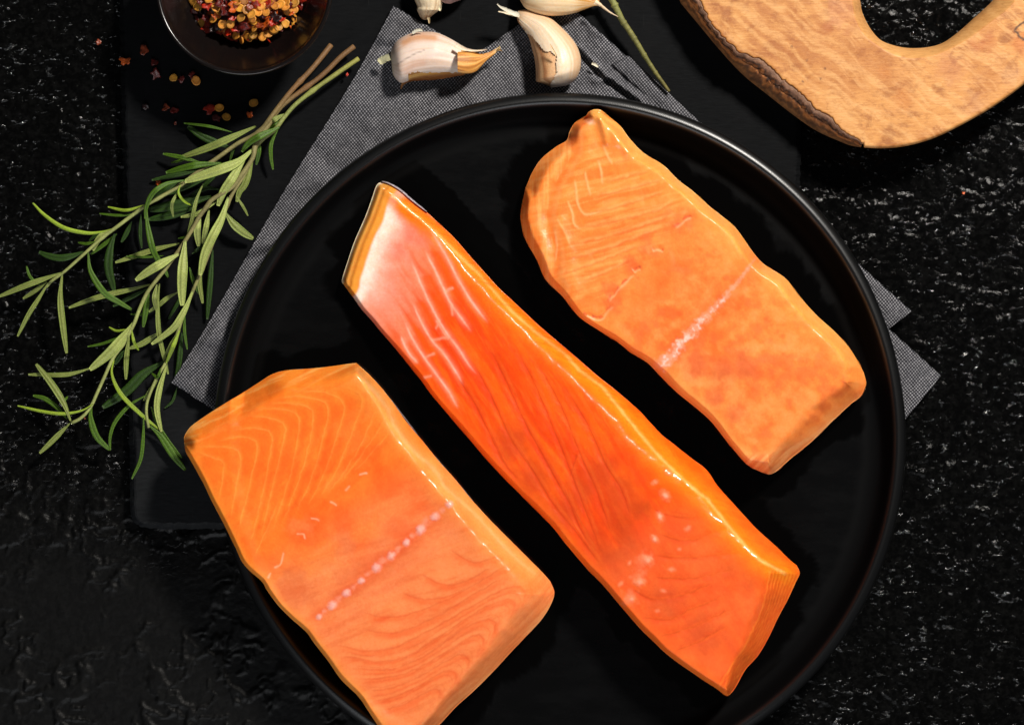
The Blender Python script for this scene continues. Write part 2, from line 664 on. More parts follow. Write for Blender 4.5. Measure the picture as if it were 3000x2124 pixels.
def blend(C, col, w):
    return C * (1 - w[..., None]) + col * w[..., None]


def fillet(label, sides, widths, n, m, thick, paint, relief, seed, loc, wetf, z0f=0.42, edge_noise=3.0, kk=16.0):
    a, b, c, d = sides
    X, Y = coons(a, b, c, d, n, m)
    # distances to the four sides, each with its own slope width
    hs = []
    for k, (sd, w) in enumerate(zip((a, b, c, d), widths)):
        D, T = pdist(X, Y, catmull(sd, 70))
        W = np.interp(T, np.linspace(0, 1, len(w)), w) if not np.isscalar(w) else w
        W = W * (1 + 0.25 * (fbm(X / 60, Y / 60, seed + k, 3) - 0.5))
        q = D / W
        hs.append(z0f + (1 - z0f) * q)
    acc = np.exp(-kk * 1.0)
    for h in hs:
        acc = acc + np.exp(-kk * np.minimum(h, 2.5))
    Hh = -np.log(acc) / kk
    Hh = Hh / Hh.max()
    TH = thick(X, Y)
    rr = np.hypot(X - PC[0], Y - PC[1])
    FL = ZP + 0.0122 * sstep(930, 972, rr)          # what the fish lies on: plate floor, then its rim
    TH = TH - 0.9 * (FL - ZP)
    C = paint(X, Y)
    rl = relief(X, Y)
    topness = sstep(0.55, 1.0, Hh)
    Z = FL + TH * Hh + rl * topness + 0.0006 * (fbm(X / 90, Y / 90, seed + 9, 3) - .5) * topness + 0.00014 * (fbm(X / 16, Y / 16, seed + 12, 3) - .5)
    # boundary skirt
    idx = np.arange(n * m).reshape(n, m)
    loop = np.r_[idx[:, 0], idx[-1, 1:], idx[::-1, -1][1:], idx[0, ::-1][1:-1]]
    bx, by = X.ravel()[loop], Y.ravel()[loop]
    bz = Z.ravel()[loop]
    bf = FL.ravel()[loop]
    jit = edge_noise * (fbm(np.arange(len(loop)) / 14.0, np.zeros(len(loop)), seed + 20, 4) - 0.5)
    tx = np.roll(bx, -3) - np.roll(bx, 3)
    ty = np.roll(by, -3) - np.roll(by, 3)
    L = np.hypot(tx, ty) + 1e-9
    nx, ny = -ty / L, tx / L
    cx, cy = bx.mean(), by.mean()
    sg = np.sign(((bx - cx) * nx + (by - cy) * ny).sum())
    nx, ny = nx * sg, ny * sg
    Vx, Vy, Vz = P(X, Y, Z)
    V = [np.stack([Vx, Vy, Vz], -1).reshape(-1, 3)]
    Cl = [C.reshape(-1, 3)]
    F = [gridF(n, m)]
    base = loop
    nb = n * m
    for off, zf in ((0.5 + jit, 0.72), (-2 + jit, 0.45), (-7.0, 0.2), (-15.0, 0.0)):
        zz = bf - 0.0002 + (bz - bf) * zf
        x, y, z = P(bx + nx * off, by + ny * off, zz)
        V.append(np.stack([x, y, z], 1))
        Cl.append(C.reshape(-1, 3)[loop] * np.array([1.0, 0.93, 0.85]))
        new = np.arange(nb, nb + len(loop))
        nb += len(loop)
        F.append(np.stack([base, np.roll(base, -1), np.roll(new, -1), new], 1)[:, ::-1])
        base = new
    ring_bottom = base
    V = np.vstack(V)
    Cl = np.vstack(Cl)
    F = np.vstack(F)
    # orientation
    f0 = F[len(F) // 4]
    F = F[:, ::-1] if np.cross(V[F[5, 1]] - V[F[5, 0]], V[F[5, 2]] - V[F[5, 0]])[2] < 0 else F
    t = thing('salmon_fillet', label, 'salmon fillet', loc)
    W = np.clip(0.10 + wetf(X, Y), 0, 1)
    W = np.r_[W.ravel(), np.zeros(len(V) - n * m) + 0.05]
    mesh('flesh', V, F, M_SALMON, t, col=Cl, extra={'Wet': np.stack([W, W, W], 1)})
    return t, (bx, by, nx, ny)


def skin_strip(t, pts, w, z0, z1, cols, name='skin', seed=0):
    """thin strip of silvery skin hugging an edge of a fillet, on the outer side; w signed pixels"""
    c = catmull(pts, 90)
    tt = np.gradient(c, axis=0)
    nrm = np.stack([tt[:, 1], -tt[:, 0]], 1) / np.hypot(*tt.T)[:, None]
    s = np.linspace(0, 1, 90)
    V = []
    Cc = []
    taper = np.sin(np.pi * np.clip(s, 0.0, 1)) ** 0.35
    for k, (u, zf) in enumerate(((-0.6, 0.86), (0.0, 1.0), (0.55, 0.93), (0.95, 0.6), (1.0, 0.2), (0.8, 0.0), (-0.6, 0.0))):
        j = (fbm(s * 22, s * 0 + k, 90 + seed, 3) - .5) * 2.2
        q = c + nrm * ((u * w) * taper + j * (1 if u > 0 else 0))[:, None]
        x, y, z = P(q[:, 0], q[:, 1], z0 + (z1 - z0) * zf)
        V.append(np.stack([x, y, z], 1))
        g = fbm(s * 40, s * 0 + k * 3, 95 + seed, 3)[:, None]
        Cc.append(cols[0][None] * (1 - g) + cols[1][None] * g)
    F = gridF(len(V), 90, closed_n=True)
    mesh(name, np.vstack(V), F, M_SKIN, t, col=np.vstack(Cc))


# ---- colours of the flesh (albedo)
OR = lin(250, 118, 40)
ORD = lin(240, 84, 24)
YEL = lin(255, 160, 52)
PEACH = lin(252, 156, 92)
PINK = lin(250, 170, 150)
WHT = lin(252, 226, 214)
BRN = lin(206, 96, 58)


# ================= left fillet
LA = [(540, 1300), (545, 1325), (563, 1356), (594, 1412), (620, 1467), (657, 1537), (688, 1600), (709, 1645), (732, 1671), (767, 1702), (782, 1728), (814, 1772), (856, 1814), (897, 1850), (918, 1880), (960, 1934), (997, 1987), (1049, 2038), (1075, 2076), (1109, 2126), (1145, 2172)]
LB = [(1044, 1064), (1081, 1097), (1117, 1136), (1154, 1183), (1190, 1235), (1243, 1298), (1285, 1350), (1337, 1408), (1384, 1466), (1441, 1528), (1494, 1581), (1556, 1643), (1593, 1680), (1612, 1702)]
LC = [(540, 1300), (540, 1280), (549, 1262), (563, 1246), (592, 1225), (652, 1186), (709, 1152), (762, 1118), (798, 1096), (840, 1085), (918, 1079), (971, 1073), (1013, 1067), (1044, 1064)]
LD = [(1145, 2172), (1170, 2192), (1200, 2186), (1240, 2160), (1285, 2124), (1337, 2069), (1389, 2022), (1441, 1970), (1494, 1913), (1546, 1858), (1588, 1812), (1614, 1770), (1624, 1735), (1612, 1702)]

CHEV_L = [c3(p) for p in [
    [(265, 900), (285, 800), (300, 690), (285, 668), (240, 650), (130, 612)],
    [(330, 1000), (365, 830), (392, 645), (360, 608), (300, 588), (110, 590)],
    [(372, 1090), (430, 850), (470, 680), (487, 580), (455, 548), (380, 535), (250, 560)],
    [(440, 1160), (490, 960), (545, 700), (570, 530), (535, 500), (450, 482), (330, 500)],
    [(500, 1120), (560, 860), (610, 650), (645, 480), (612, 450), (540, 425), (400, 415)],
    [(560, 1080), (640, 850), (700, 620), (722, 430), (695, 398), (610, 378), (460, 380)],
    [(620, 1040), (710, 800), (775, 580), (798, 400), (760, 362), (660, 345), (520, 350)],
    [(690, 980), (780, 790), (850, 560), (882, 380), (850, 335), (740, 310), (580, 318)],
    [(760, 930), (860, 740), (935, 520), (972, 375), (945, 320), (850, 285), (680, 280)],
    [(830, 880), (930, 720), (1020, 500), (1075, 340), (1040, 280), (930, 240)],
    [(880, 850), (1000, 690), (1110, 480), (1150, 360)],
    [(950, 790), (1060, 650), (1180, 470), (1230, 400)],
    [(1020, 740), (1130, 620), (1230, 500)],
    [(470, 1200), (540, 1050), (600, 900)],
]]
DARK_L = [c4(p) for p in [
    [(860, 1180), (950, 1160), (1080, 1190), (1250, 1170), (1420, 1090), (1650, 960), (1850, 850), (1960, 830), (1990, 880), (1960, 950)],
    [(900, 1240), (1010, 1225), (1150, 1250), (1330, 1215), (1550, 1080), (1750, 950), (1890, 900), (1930, 930), (1900, 1010)],
    [(960, 1290), (1080, 1290), (1250, 1290), (1450, 1200), (1650, 1060), (1790, 1010), (1820, 1060), (1760, 1150)],
    [(1020, 1345), (1150, 1345), (1330, 1310), (1520, 1210), (1660, 1120), (1740, 1100), (1750, 1150), (1700, 1230)],
    [(1080, 1410), (1200, 1405), (1360, 1350), (1520, 1260), (1620, 1210), (1670, 1240), (1650, 1310)],
    [(1120, 1470), (1230, 1455), (1380, 1390), (1500, 1320), (1580, 1300), (1600, 1350), (1560, 1420)],
    [(1170, 1520), (1280, 1500), (1400, 1440), (1470, 1400), (1510, 1420), (1490, 1480)],
    [(1060, 1060), (1180, 1090), (1330, 1070), (1500, 990), (1700, 870), (1900, 760)],
    [(1040, 960), (1180, 1000), (1350, 980), (1550, 900), (1750, 790), (1920, 690)],
    [(1280, 860), (1420, 900), (1560, 880), (1680, 830)],
    [(1400, 760), (1530, 820), (1650, 800), (1800, 720)],
    [(1560, 620), (1680, 690), (1780, 680), (1880, 640)],
]]
BONE_L = c3([(830, 1540), (905, 1478), (985, 1408), (1068, 1340), (1153, 1266), (1236, 1200), (1320, 1126), (1400, 1052), (1480, 980), (1562, 912)])
BONE_L2 = c3([(858, 1508), (940, 1440), (1022, 1375), (1100, 1305), (1183, 1225), (1270, 1165), (1350, 1088), (1428, 1005), (1520, 945)])
SCAR_L = [c3(p) for p in [[(898, 900), (914, 906), (926, 916)], [(790, 990), (812, 992), (826, 998)], [(712, 1078), (745, 1080), (752, 1100)], [(632, 1188), (622, 1230), (608, 1252), (582, 1262)], [(556, 1296), (545, 1320)], [(1000, 812), (980, 832)], [(1095, 737), (1062, 748)]]]
RIDGE_L = c3([(1045, 150), (1075, 210), (1150, 290), (1215, 375), (1250, 470), (1310, 555), (1370, 625), (1450, 690), (1500, 745), (1530, 810), (1600, 875), (1700, 960), (1780, 1050), (1860, 1140), (1950, 1225), (2040, 1300)])


def lines(X, Y, plist, w, seed=0, fade=True):
    R = np.zeros(X.shape)
    nz = fbm(X / 22, Y / 22, 130 + seed, 3)
    for k, p in enumerate(plist):
        p = np.array(p)
        bb = (X > p[:, 0].min() - 30) & (X < p[:, 0].max() + 30) & (Y > p[:, 1].min() - 30) & (Y < p[:, 1].max() + 30)
        if not bb.any():
            continue
        cc = catmull(p, max(12, 3 * len(p))) if len(p) > 2 else p
        xs, ys = X[bb], Y[bb]
        j = 5 * (fbm(xs / 18 + k, ys / 18, 140 + seed, 2) - .5)
        D, T = pdist(xs + j, ys + j, cc)
        v = np.exp(-(D / w) ** 2)
        if fade:
            v *= sstep(-0.02, 0.15, T) * sstep(1.02, 0.85, T)
        v *= 0.45 + 1.1 * nz[bb]
        R[bb] = np.maximum(R[bb], v)
    return np.clip(R, 0, 1)


def fibre(X, Y, ang, L, W, seed, octv=4):
    c, q = math.cos(ang), math.sin(ang)
    wob = 18 * (fbm(X / 120, Y / 120, seed + 50, 2) - .5)
    return fbm((X * c + Y * q) / L, (-X * q + Y * c + wob) / W, seed, octv)


def cloud(C, X, Y, col, pts, r, strength, seed, rag=0.9):
    if isinstance(r, (int, float)):
        r = [r] * len(pts)
    W = np.zeros(X.shape)
    for (x, y), q in zip(pts, r):
        d = np.hypot(X - x, Y - y) / q + rag * (fbm(X / (q * .5), Y / (q * .5), seed, 4) - .5)
        W = np.maximum(W, sstep(1.25, 0.1, d))
    return blend(C, col, W * strength)


def spots(X, Y, pts, rx, ry, ang, seed=0):
    R = np.zeros(X.shape)
    for k, (x, y) in enumerate(pts):
        a = ang + 0.5 * math.sin(7.1 * k)
        dx, dy = X - x, Y - y
        u = dx * math.cos(a) + dy * math.sin(a)
        v = -dx * math.sin(a) + dy * math.cos(a)
        f = 0.75 + 0.5 * ((k * 37) % 10) / 10
        r = np.hypot(u / (rx * f), v / (ry * f)) + 0.5 * (fbm(X / 7, Y / 7, 150 + seed, 2) - .5)
        R = np.maximum(R, sstep(1.35, 0.15, r))
    return R


FAM_L = []
for i in range(len(DARK_L) - 6):
    FAM_L += list(morph(DARK_L[i], DARK_L[i + 1], 5)[1:4])
FAM_C = []
for i in range(2, 9):
    FAM_C += list(morph(CHEV_L[i], CHEV_L[i + 1], 3)[1:2])


def paint_L(X, Y):
    n = fbm(X / 110, Y / 110, 200, 4)
    s = (X - 540) * 0.55 + (Y - 1060) * 0.83
    C = np.ones(X.shape + (3,)) * lin(252, 130, 44)
    C = blend(C, lin(254, 138, 36), sstep(430, 120, s) * 0.8)
    C = blend(C, lin(250, 106, 30), sstep(0.45, 0.62, n) * 0.5)
    C = blend(C, lin(250, 148, 90), sstep(560, 760, s) * 0.85)
    # upper muscle: each block darker on one side of its white seam
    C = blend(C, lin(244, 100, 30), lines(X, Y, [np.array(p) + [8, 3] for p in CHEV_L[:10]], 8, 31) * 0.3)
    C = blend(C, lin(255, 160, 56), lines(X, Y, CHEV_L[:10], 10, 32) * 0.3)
    C = blend(C, lin(255, 172, 84), lines(X, Y, CHEV_L, 2.2, 1) * 0.36)
    C = blend(C, lin(246, 108, 34), lines(X, Y, FAM_C, 3, 33) * 0.1)
    # fibres between the upper muscle and the bone line
    mid = sstep(330, 420, s) * sstep(640, 540, s)
    fb = fibre(X, Y, -0.75, 120, 34, 205)
    C = blend(C, lin(255, 146, 66), sstep(0.5, 0.7, fb) * mid * 0.3)
    C = blend(C, lin(244, 88, 26), sstep(0.5, 0.3, fb) * mid * 0.3)
    C = cloud(C, X, Y, lin(246, 92, 30), [(900, 1560), (1010, 1530), (1130, 1420), (1230, 1470), (1060, 1620), (1180, 1560)], [70, 60, 60, 70, 60, 60], 0.55, 206)
    C = cloud(C, X, Y, lin(254, 138, 56), [(960, 1600), (1080, 1560), (900, 1640)], 55, 0.5, 207)
    C = cloud(C, X, Y, lin(232, 122, 74), [(1010, 1600), (870, 1720), (1150, 1660), (1040, 1720), (850, 1770)], [45, 70, 110, 80, 40], 0.6, 208, 1.6)
    D, T = pdist(X, Y, [BONE_L[0], BONE_L[-1]])
    side = ((X - BONE_L[0][0]) * (BONE_L[-1][1] - BONE_L[0][1]) - (Y - BONE_L[0][1]) * (BONE_L[-1][0] - BONE_L[0][0]))
    C = blend(C, lin(232, 78, 30), np.exp(-(D / 24) ** 2) * 0.55)
    C = blend(C, lin(250, 138, 88), sstep(20, 50, D) * sstep(120, 60, D) * (side < 0) * 0.35)
    # lower muscle
    low = sstep(600, 720, s)
    fb = fibre(X, Y, -0.35, 110, 17, 212)
    C = blend(C, lin(226, 92, 40), sstep(0.52, 0.78, fb) * low * 0.3)
    C = blend(C, lin(255, 160, 96), sstep(0.48, 0.26, fb) * low * 0.3)
    C = blend(C, lin(216, 80, 32), lines(X, Y, DARK_L, 2.6, 2) * 0.38)
    C = blend(C, lin(240, 82, 24), lines(X, Y, [np.array(p) + [3, 8] for p in DARK_L], 9, 34) * 0.4)
    C = blend(C, lin(255, 156, 92), lines(X, Y, FAM_L[::2], 3.0, 3) * 0.24)
    C = blend(C, lin(226, 92, 40), lines(X, Y, FAM_L[1::2], 2.2, 35) * 0.24)
    # pale fat along the edges; thin bright line paints the ridge's highlight
    D, T = pdist(X, Y, RIDGE_L)
    C = blend(C, lin(255, 160, 62), np.exp(-(D / 48) ** 2) * 0.6)
    C = blend(C, lin(255, 186, 104), np.exp(-(D / 20) ** 2) * 0.7)
    C = blend(C, lin(255, 214, 150), 0.6 * np.exp(-((D + 5 * (fbm(X / 12, Y / 12, 214, 2) - .5)) / 5) ** 2) * 0.7)
    D, T = pdist(X, Y, LA)
    C = blend(C, lin(252, 158, 56), np.exp(-(D / 20) ** 2) * 0.75)
    D, T = pdist(X, Y, LC)
    fb = fibre(X, Y, -0.4, 120, 9, 216)
    C = blend(C, lin(252, 150, 56), np.exp(-(D / 46) ** 2) * 0.7)
    C = blend(C, lin(255, 186, 104), sstep(0.52, 0.64, fb) * np.exp(-(D / 44) ** 2) * 0.6)
    C = blend(C, lin(232, 118, 36), sstep(0.46, 0.34, fb) * np.exp(-(D / 34) ** 2) * 0.6)
    D, T = pdist(X, Y, LD)
    fb = fibre(X, Y, -0.8, 110, 7, 218)
    C = blend(C, lin(240, 140, 78), np.exp(-(D / 50) ** 2) * 0.6)
    C = blend(C, lin(252, 172, 108), sstep(0.52, 0.64, fb) * np.exp(-(D / 44) ** 2) * 0.6)
    C = blend(C, lin(220, 112, 56), sstep(0.46, 0.34, fb) * np.exp(-(D / 44) ** 2) * 0.5)
    # bones
    D, T = pdist(X, Y, BONE_L)
    C = blend(C, lin(250, 144, 104), np.exp(-(D / 8) ** 2) * sstep(0.35, 0.7, fbm(X / 9, Y / 9, 222, 3)) * 0.7)
    C = blend(C, lin(248, 186, 176), spots(X, Y, BONE_L, 14, 12, -0.8) * 0.95)
    C = blend(C, lin(250, 168, 140), spots(X, Y, BONE_L2, 11, 9, -0.8, 4) * 0.5)
    C = blend(C, lin(254, 190, 150), lines(X, Y, SCAR_L, 2.6, 5, False) * 0.8)
    C = cloud(C, X, Y, lin(252, 152, 92), [(865, 1545), (900, 1540)], 30, 0.4, 224, 1.4)
    return C


def relief_L(X, Y):
    D, T = pdist(X, Y, BONE_L)
    r = -0.0006 * np.exp(-(D / 30) ** 2) + 0.0004 * spots(X, Y, BONE_L, 12, 11, -0.8)
    r = r + 0.00008 * lines(X, Y, CHEV_L, 5, 1) - 0.00012 * lines(X, Y, DARK_L, 8, 2) 
    D, T = pdist(X, Y, RIDGE_L)
    DB, _ = pdist(X, Y, c3([(1480, 715), (1510, 760), (1545, 815), (1600, 868)]))
    r = r + 0.0011 * np.exp(-(DB / 13) ** 2) + 0.0001 * np.exp(-(D / 14) ** 2) * (0.5 + fbm(X / 20, Y / 20, 230, 2)) + 0.0014 * np.exp(-(D / 60) ** 2)
    return r


def band_wet(line, w, lo=0.0):
    def f(X, Y):
        D, T = pdist(X, Y, line)
        return np.exp(-(D / w) ** 2) * (0.5 + 0.8 * fbm(X / 25, Y / 25, 440, 3)) + lo
    return f


wet_L = band_wet(RIDGE_L, 34)
th_L = lambda X, Y: 0.0245 + 0.0025 * sstep(1200, 1500, X)
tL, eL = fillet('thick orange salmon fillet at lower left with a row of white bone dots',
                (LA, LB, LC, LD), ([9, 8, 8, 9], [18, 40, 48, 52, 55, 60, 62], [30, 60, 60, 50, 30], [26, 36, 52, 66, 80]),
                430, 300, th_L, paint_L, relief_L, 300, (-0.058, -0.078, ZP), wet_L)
skin_strip(tL, c3([(500, 226), (570, 186), (650, 164), (800, 154), (900, 144), (980, 130), (1040, 120)]), -3.0, ZP, ZP + 0.007, (lin(120, 110, 112), lin(196, 190, 186)))
skin_strip(tL, c3([(1140, 215), (1260, 365), (1430, 590), (1560, 740), (1700, 900)]), 3.0, ZP, ZP + 0.006, (lin(60, 55, 60), lin(150, 140, 140)), seed=2)

# ================= middle fillet
MA = [(1002, 828), (1035, 871), (1057, 903), (1087, 937), (1113, 969), (1157, 1019), (1196, 1067), (1235, 1115), (1262, 1154), (1300, 1199), (1363, 1272), (1405, 1322), (1478, 1402), (1557, 1480), (1620, 1545), (1661, 1597), (1714, 1659), (1766, 1712), (1818, 1774), (1871, 1836), (1907, 1871), (1949, 1912), (2001, 1951), (2054, 1987), (2096, 2014), (2122, 2034)]
MB = [(1118, 534), (1142, 542), (1174, 561), (1214, 596), (1253, 624), (1288, 657), (1331, 697), (1379, 753), (1418, 796), (1462, 844), (1523, 901), (1580, 955), (1645, 1010), (1680, 1040), (1741, 1093), (1806, 1145), (1872, 1203), (1935, 1270), (1975, 1302), (2028, 1344), (2069, 1375), (2106, 1428), (2158, 1485), (2216, 1548), (2268, 1595), (2315, 1640), (2334, 1655)]
MC = [(1002, 828), (1003, 815), (1017, 770), (1039, 706), (1070, 635), (1089, 583), (1100, 550), (1108, 538), (1118, 534)]
MD = [(2122, 2034), (2132, 2037), (2142, 2030), (2158, 2008), (2184, 1961), (2221, 1919), (2252, 1867), (2279, 1810), (2310, 1752), (2331, 1706), (2343, 1679), (2334, 1655)]
WS = [c2(p) for p in [
    [(560, 530), (600, 610), (640, 690), (700, 820), (740, 900), (820, 1010), (875, 1085)],
    [(600, 400), (650, 480), (720, 600), (780, 720), (850, 840), (920, 940), (985, 1022)],
    [(470, 600), (500, 680), (570, 840), (640, 980), (700, 1080), (790, 1200), (860, 1310), (912, 1368)],
    [(480, 880), (520, 980), (600, 1130), (680, 1220), (750, 1320), (820, 1440)],
    [(420, 1010), (490, 1150), (560, 1260), (640, 1370), (720, 1480), (785, 1600)],
    [(400, 1110), (450, 1220), (520, 1300)],
]]
WS2 = [c2(p) for p in [[(700, 820), (745, 790)], [(740, 900), (750, 970)], [(640, 1010), (690, 1090), (720, 1130)], [(610, 1140), (720, 1120)], [(560, 1260), (620, 1230)], [(660, 1010), (640, 1060)], [(560, 1390), (600, 1380)]]]
DARK_M = [
    [(1430, 1010), (1480, 1110), (1540, 1240), (1600, 1350), (1650, 1440), (1720, 1560)],
    [(1330, 1090), (1390, 1180), (1430, 1260), (1480, 1360), (1526, 1412)],
    [(1500, 1000), (1560, 1110), (1620, 1250), (1680, 1400), (1740, 1560), (1760, 1620)],
    [(1560, 1040), (1640, 1180), (1700, 1330), (1750, 1440), (1790, 1560)],
    [(1640, 1110), (1720, 1240), (1780, 1370), (1820, 1430), (1850, 1520)],
    [(1380, 1050), (1440, 1160), (1500, 1290), (1570, 1390), (1620, 1480)],
] + [cM(p) for p in [
    [(970, 450), (1050, 490), (1200, 510), (1310, 500)], [(1010, 600), (1160, 640), (1300, 600), (1440, 560)],
    [(980, 720), (1150, 735), (1350, 715), (1530, 690)], [(980, 840), (1150, 850), (1300, 830), (1440, 790)],
    [(850, 900), (980, 965), (1150, 940), (1320, 870)], [(900, 1070), (1080, 1075), (1220, 1010), (1400, 950)],
    [(1000, 1180), (1200, 1120), (1330, 1060), (1440, 1010)], [(1100, 1260), (1260, 1190), (1400, 1110)],
    [(560, 150), (530, 230), (520, 280)], [(200, 60), (300, 230), (430, 440), (560, 600), (700, 790)], [(60, 0), (150, 200), (240, 310)],
    [(480, 330), (570, 560), (650, 700)], [(1160, 370), (1230, 390), (1290, 400)]]]
END_M = [cM(p) for p in morph([(1790, 830), (1740, 950), (1620, 1170), (1480, 1380), (1400, 1500)], [(1640, 800), (1600, 1000), (1510, 1200), (1420, 1340), (1350, 1460)], 9)]
SPOT_M = cM([(1070, 258), (1050, 385), (1020, 505), (990, 628), (950, 745), (905, 870), (860, 965)])
SPOT_M2 = cM([(1130, 685), (1085, 798), (1040, 918), (1003, 1030), (990, 310), (800, 880), (850, 762), (1175, 570)])
RIDGE_M = [(1130, 560), (1218, 631), (1279, 683), (1344, 748), (1405, 805), (1458, 866), (1501, 914), (1567, 971), (1654, 1036), (1697, 1084), (1763, 1132), (1871, 1266), (1923, 1328), (1975, 1380), (2028, 1428), (2075, 1465), (2132, 1538), (2184, 1600), (2225, 1640), (2300, 1680)]
RIDGE_ME = cM([(1640, 770), (1600, 960), (1520, 1160), (1440, 1300), (1400, 1480)])


PAT_M = [c2(p) for p in [[(600, 550), (700, 548), (770, 690), (735, 790), (690, 800), (640, 660)], [(540, 720), (610, 690), (690, 830), (745, 930), (735, 965), (650, 1000), (580, 850)], [(495, 885), (575, 875), (625, 975), (640, 1050), (600, 1040), (535, 980)], [(480, 1080), (530, 1070), (600, 1190), (570, 1220), (520, 1170)], [(420, 1160), (470, 1150), (560, 1290), (500, 1270)]]]


def paint_M(X, Y):
    ca, sa = 0.62, 0.78
    s = (X - 1060) * ca + (Y - 680) * sa            # along the fillet
    C = np.ones(X.shape + (3,)) * lin(250, 84, 10)
    ang = 0.98 + 0 * s
    fb = fibre(X, Y, 0.98, 170, 26, 240)
    fc = fibre(X, Y, 1.02, 90, 10, 244)
    C = blend(C, lin(255, 112, 18), sstep(0.5, 0.64, fb) * 0.5)
    C = blend(C, lin(214, 58, 6), sstep(0.52, 0.32, fb) * 0.5)
    C = blend(C, lin(255, 116, 34), sstep(0.54, 0.68, fc) * sstep(250, 400, s) * 0.3)
    C = cloud(C, X, Y, lin(206, 72, 24), [(1560, 1420), (1640, 1500), (1500, 1300), (1740, 1600), (1820, 1460), (1760, 1380), (1850, 1620), (1690, 1440)], [90, 90, 80, 80, 110, 90, 80, 70], 0.75, 246)
    C = cloud(C, X, Y, lin(178, 56, 14), [(1880, 1500), (1840, 1560), (1800, 1630), (1790, 1690)], [50, 60, 55, 45], 0.55, 247)
    C = cloud(C, X, Y, lin(248, 62, 12), [(1840, 1330), (1900, 1390), (1940, 1440), (1890, 1560), (1990, 1540), (1910, 1640)], [55, 50, 60, 45, 50, 40], 0.55, 249)
    C = blend(C, lin(236, 104, 50), sstep(1120, 1260, s) * 0.7)
    C = cloud(C, X, Y, lin(202, 82, 44), [(1960, 1760), (2060, 1850), (2150, 1660), (2200, 1700)], [60, 70, 50, 40], 0.5, 251)
    C = cloud(C, X, Y, lin(252, 124, 60), [(2050, 1640), (2120, 1800), (2010, 1930), (2090, 1950), (2180, 1780)], [70, 60, 60, 50, 60], 0.5, 252)
    C = blend(C, lin(224, 62, 12), lines(X, Y, DARK_M, 10, 36) * 0.35)  # soft dark along each seam, painted like shade in a crease
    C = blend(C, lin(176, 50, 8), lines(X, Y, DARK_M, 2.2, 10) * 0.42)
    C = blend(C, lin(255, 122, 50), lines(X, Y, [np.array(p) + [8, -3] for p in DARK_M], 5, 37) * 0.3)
    # upper ridge: golden rim spreading inwards
    D, T = pdist(X, Y, RIDGE_M)
    C = blend(C, lin(255, 122, 14), np.exp(-(D / 62) ** 2) * 0.6)
    C = blend(C, lin(255, 152, 26), np.exp(-((D + 16 * (fbm(X / 30, Y / 30, 253, 3) - .5)) / 30) ** 2) * 0.8)
    C = blend(C, lin(255, 206, 120), np.exp(-((D + 4 * (fbm(X / 12, Y / 12, 254, 2) - .5)) / 4.5) ** 2) * 0.7)
    DB, T = pdist(X, Y, MB)
    C = blend(C, lin(252, 106, 14), np.exp(-(DB / 16) ** 2) * 0.6)
    C = blend(C, lin(232, 84, 10), sstep(0.5, 0.62, fibre(X, Y, 0.3, 40, 6, 255)) * np.exp(-(DB / 40) ** 2) * 0.35)
    DA, T = pdist(X, Y, MA)
    C = blend(C, lin(252, 118, 30), np.exp(-(DA / 24) ** 2) * 0.65)
    # belly end: brown band, white, pink, then orange showing between white sinews
    DE, T = pdist(X, Y, MC)
    w = DE + 46 * (fbm(X / 60, Y / 60, 250, 3) - .5)
    side = sstep(16, 52, D)
    streak = fibre(X, Y, 0.98, 110, 14, 257)
    pk = sstep(330, 170, w + 190 * (streak - .5))
    C = blend(C, lin(250, 138, 100), pk * 0.85 * side)
    C = blend(C, lin(250, 160, 138), sstep(235, 110, w + 80 * (streak - .5)) * 0.8 * side)
    for q in PAT_M:
        DQ, _ = pdist(X, Y, q, True)
        ins = inside(X, Y, q)
        m = sstep(-9, 7, np.where(ins, DQ, -DQ) + 10 * (fbm(X / 14, Y / 14, 258, 3) - .5))
        C = blend(C, lin(250, 92, 18), m * 0.75)
    C = cloud(C, X, Y, lin(246, 116, 96), [(1200, 690), (1160, 730), (1240, 700)], [40, 40, 34], 0.45, 259)
    C = blend(C, lin(250, 206, 190), sstep(150, 70, w) * 0.8 * side)
    C = blend(C, lin(252, 236, 224), sstep(104, 62, w) * (0.3 + 0.7 * side))
    ed = w * 0.3 + DE * 0.7
    band = sstep(56, 46, ed)
    C = blend(C, lin(240, 160, 60), band)
    C = blend(C, lin(186, 118, 46), band * np.exp(-((DE - 24) / 5) ** 2) * 0.7)
    C = blend(C, lin(208, 150, 72), band * sstep(24, 16, DE) * 0.8)
    C = blend(C, lin(250, 228, 190), sstep(7, 3, DE))
    C = blend(C, lin(251, 170, 140), lines(X, Y, WS, 9, 38) * 0.5)
    C = blend(C, lin(252, 204, 188), lines(X, Y, WS, 3.0, 8) * 0.6)
    C = blend(C, lin(252, 186, 160), lines(X, Y, WS2, 4.0, 9, False) * 0.5)
    C = blend(C, lin(255, 142, 52), lines(X, Y, END_M, 2.6, 11, False) * 0.5)
    C = blend(C, lin(214, 70, 14), lines(X, Y, [np.array(p) + [5, 2] for p in END_M], 2.4, 11, False) * 0.5)
    C = blend(C, lin(252, 150, 104), spots(X, Y, SPOT_M, 19, 13, 0.5, 6) * 0.75)
    C = blend(C, lin(252, 190, 168), spots(X, Y, SPOT_M, 9, 6, 0.5, 6) * 0.6)
    C = blend(C, lin(252, 150, 110), spots(X, Y, SPOT_M2, 11, 7, -0.3, 7) * 0.75)
    C = cloud(C, X, Y, lin(252, 150, 110), [(1870, 1690), (1890, 1640), (1845, 1750)], [26, 24, 26], 0.5, 261, 1.6)
    return C


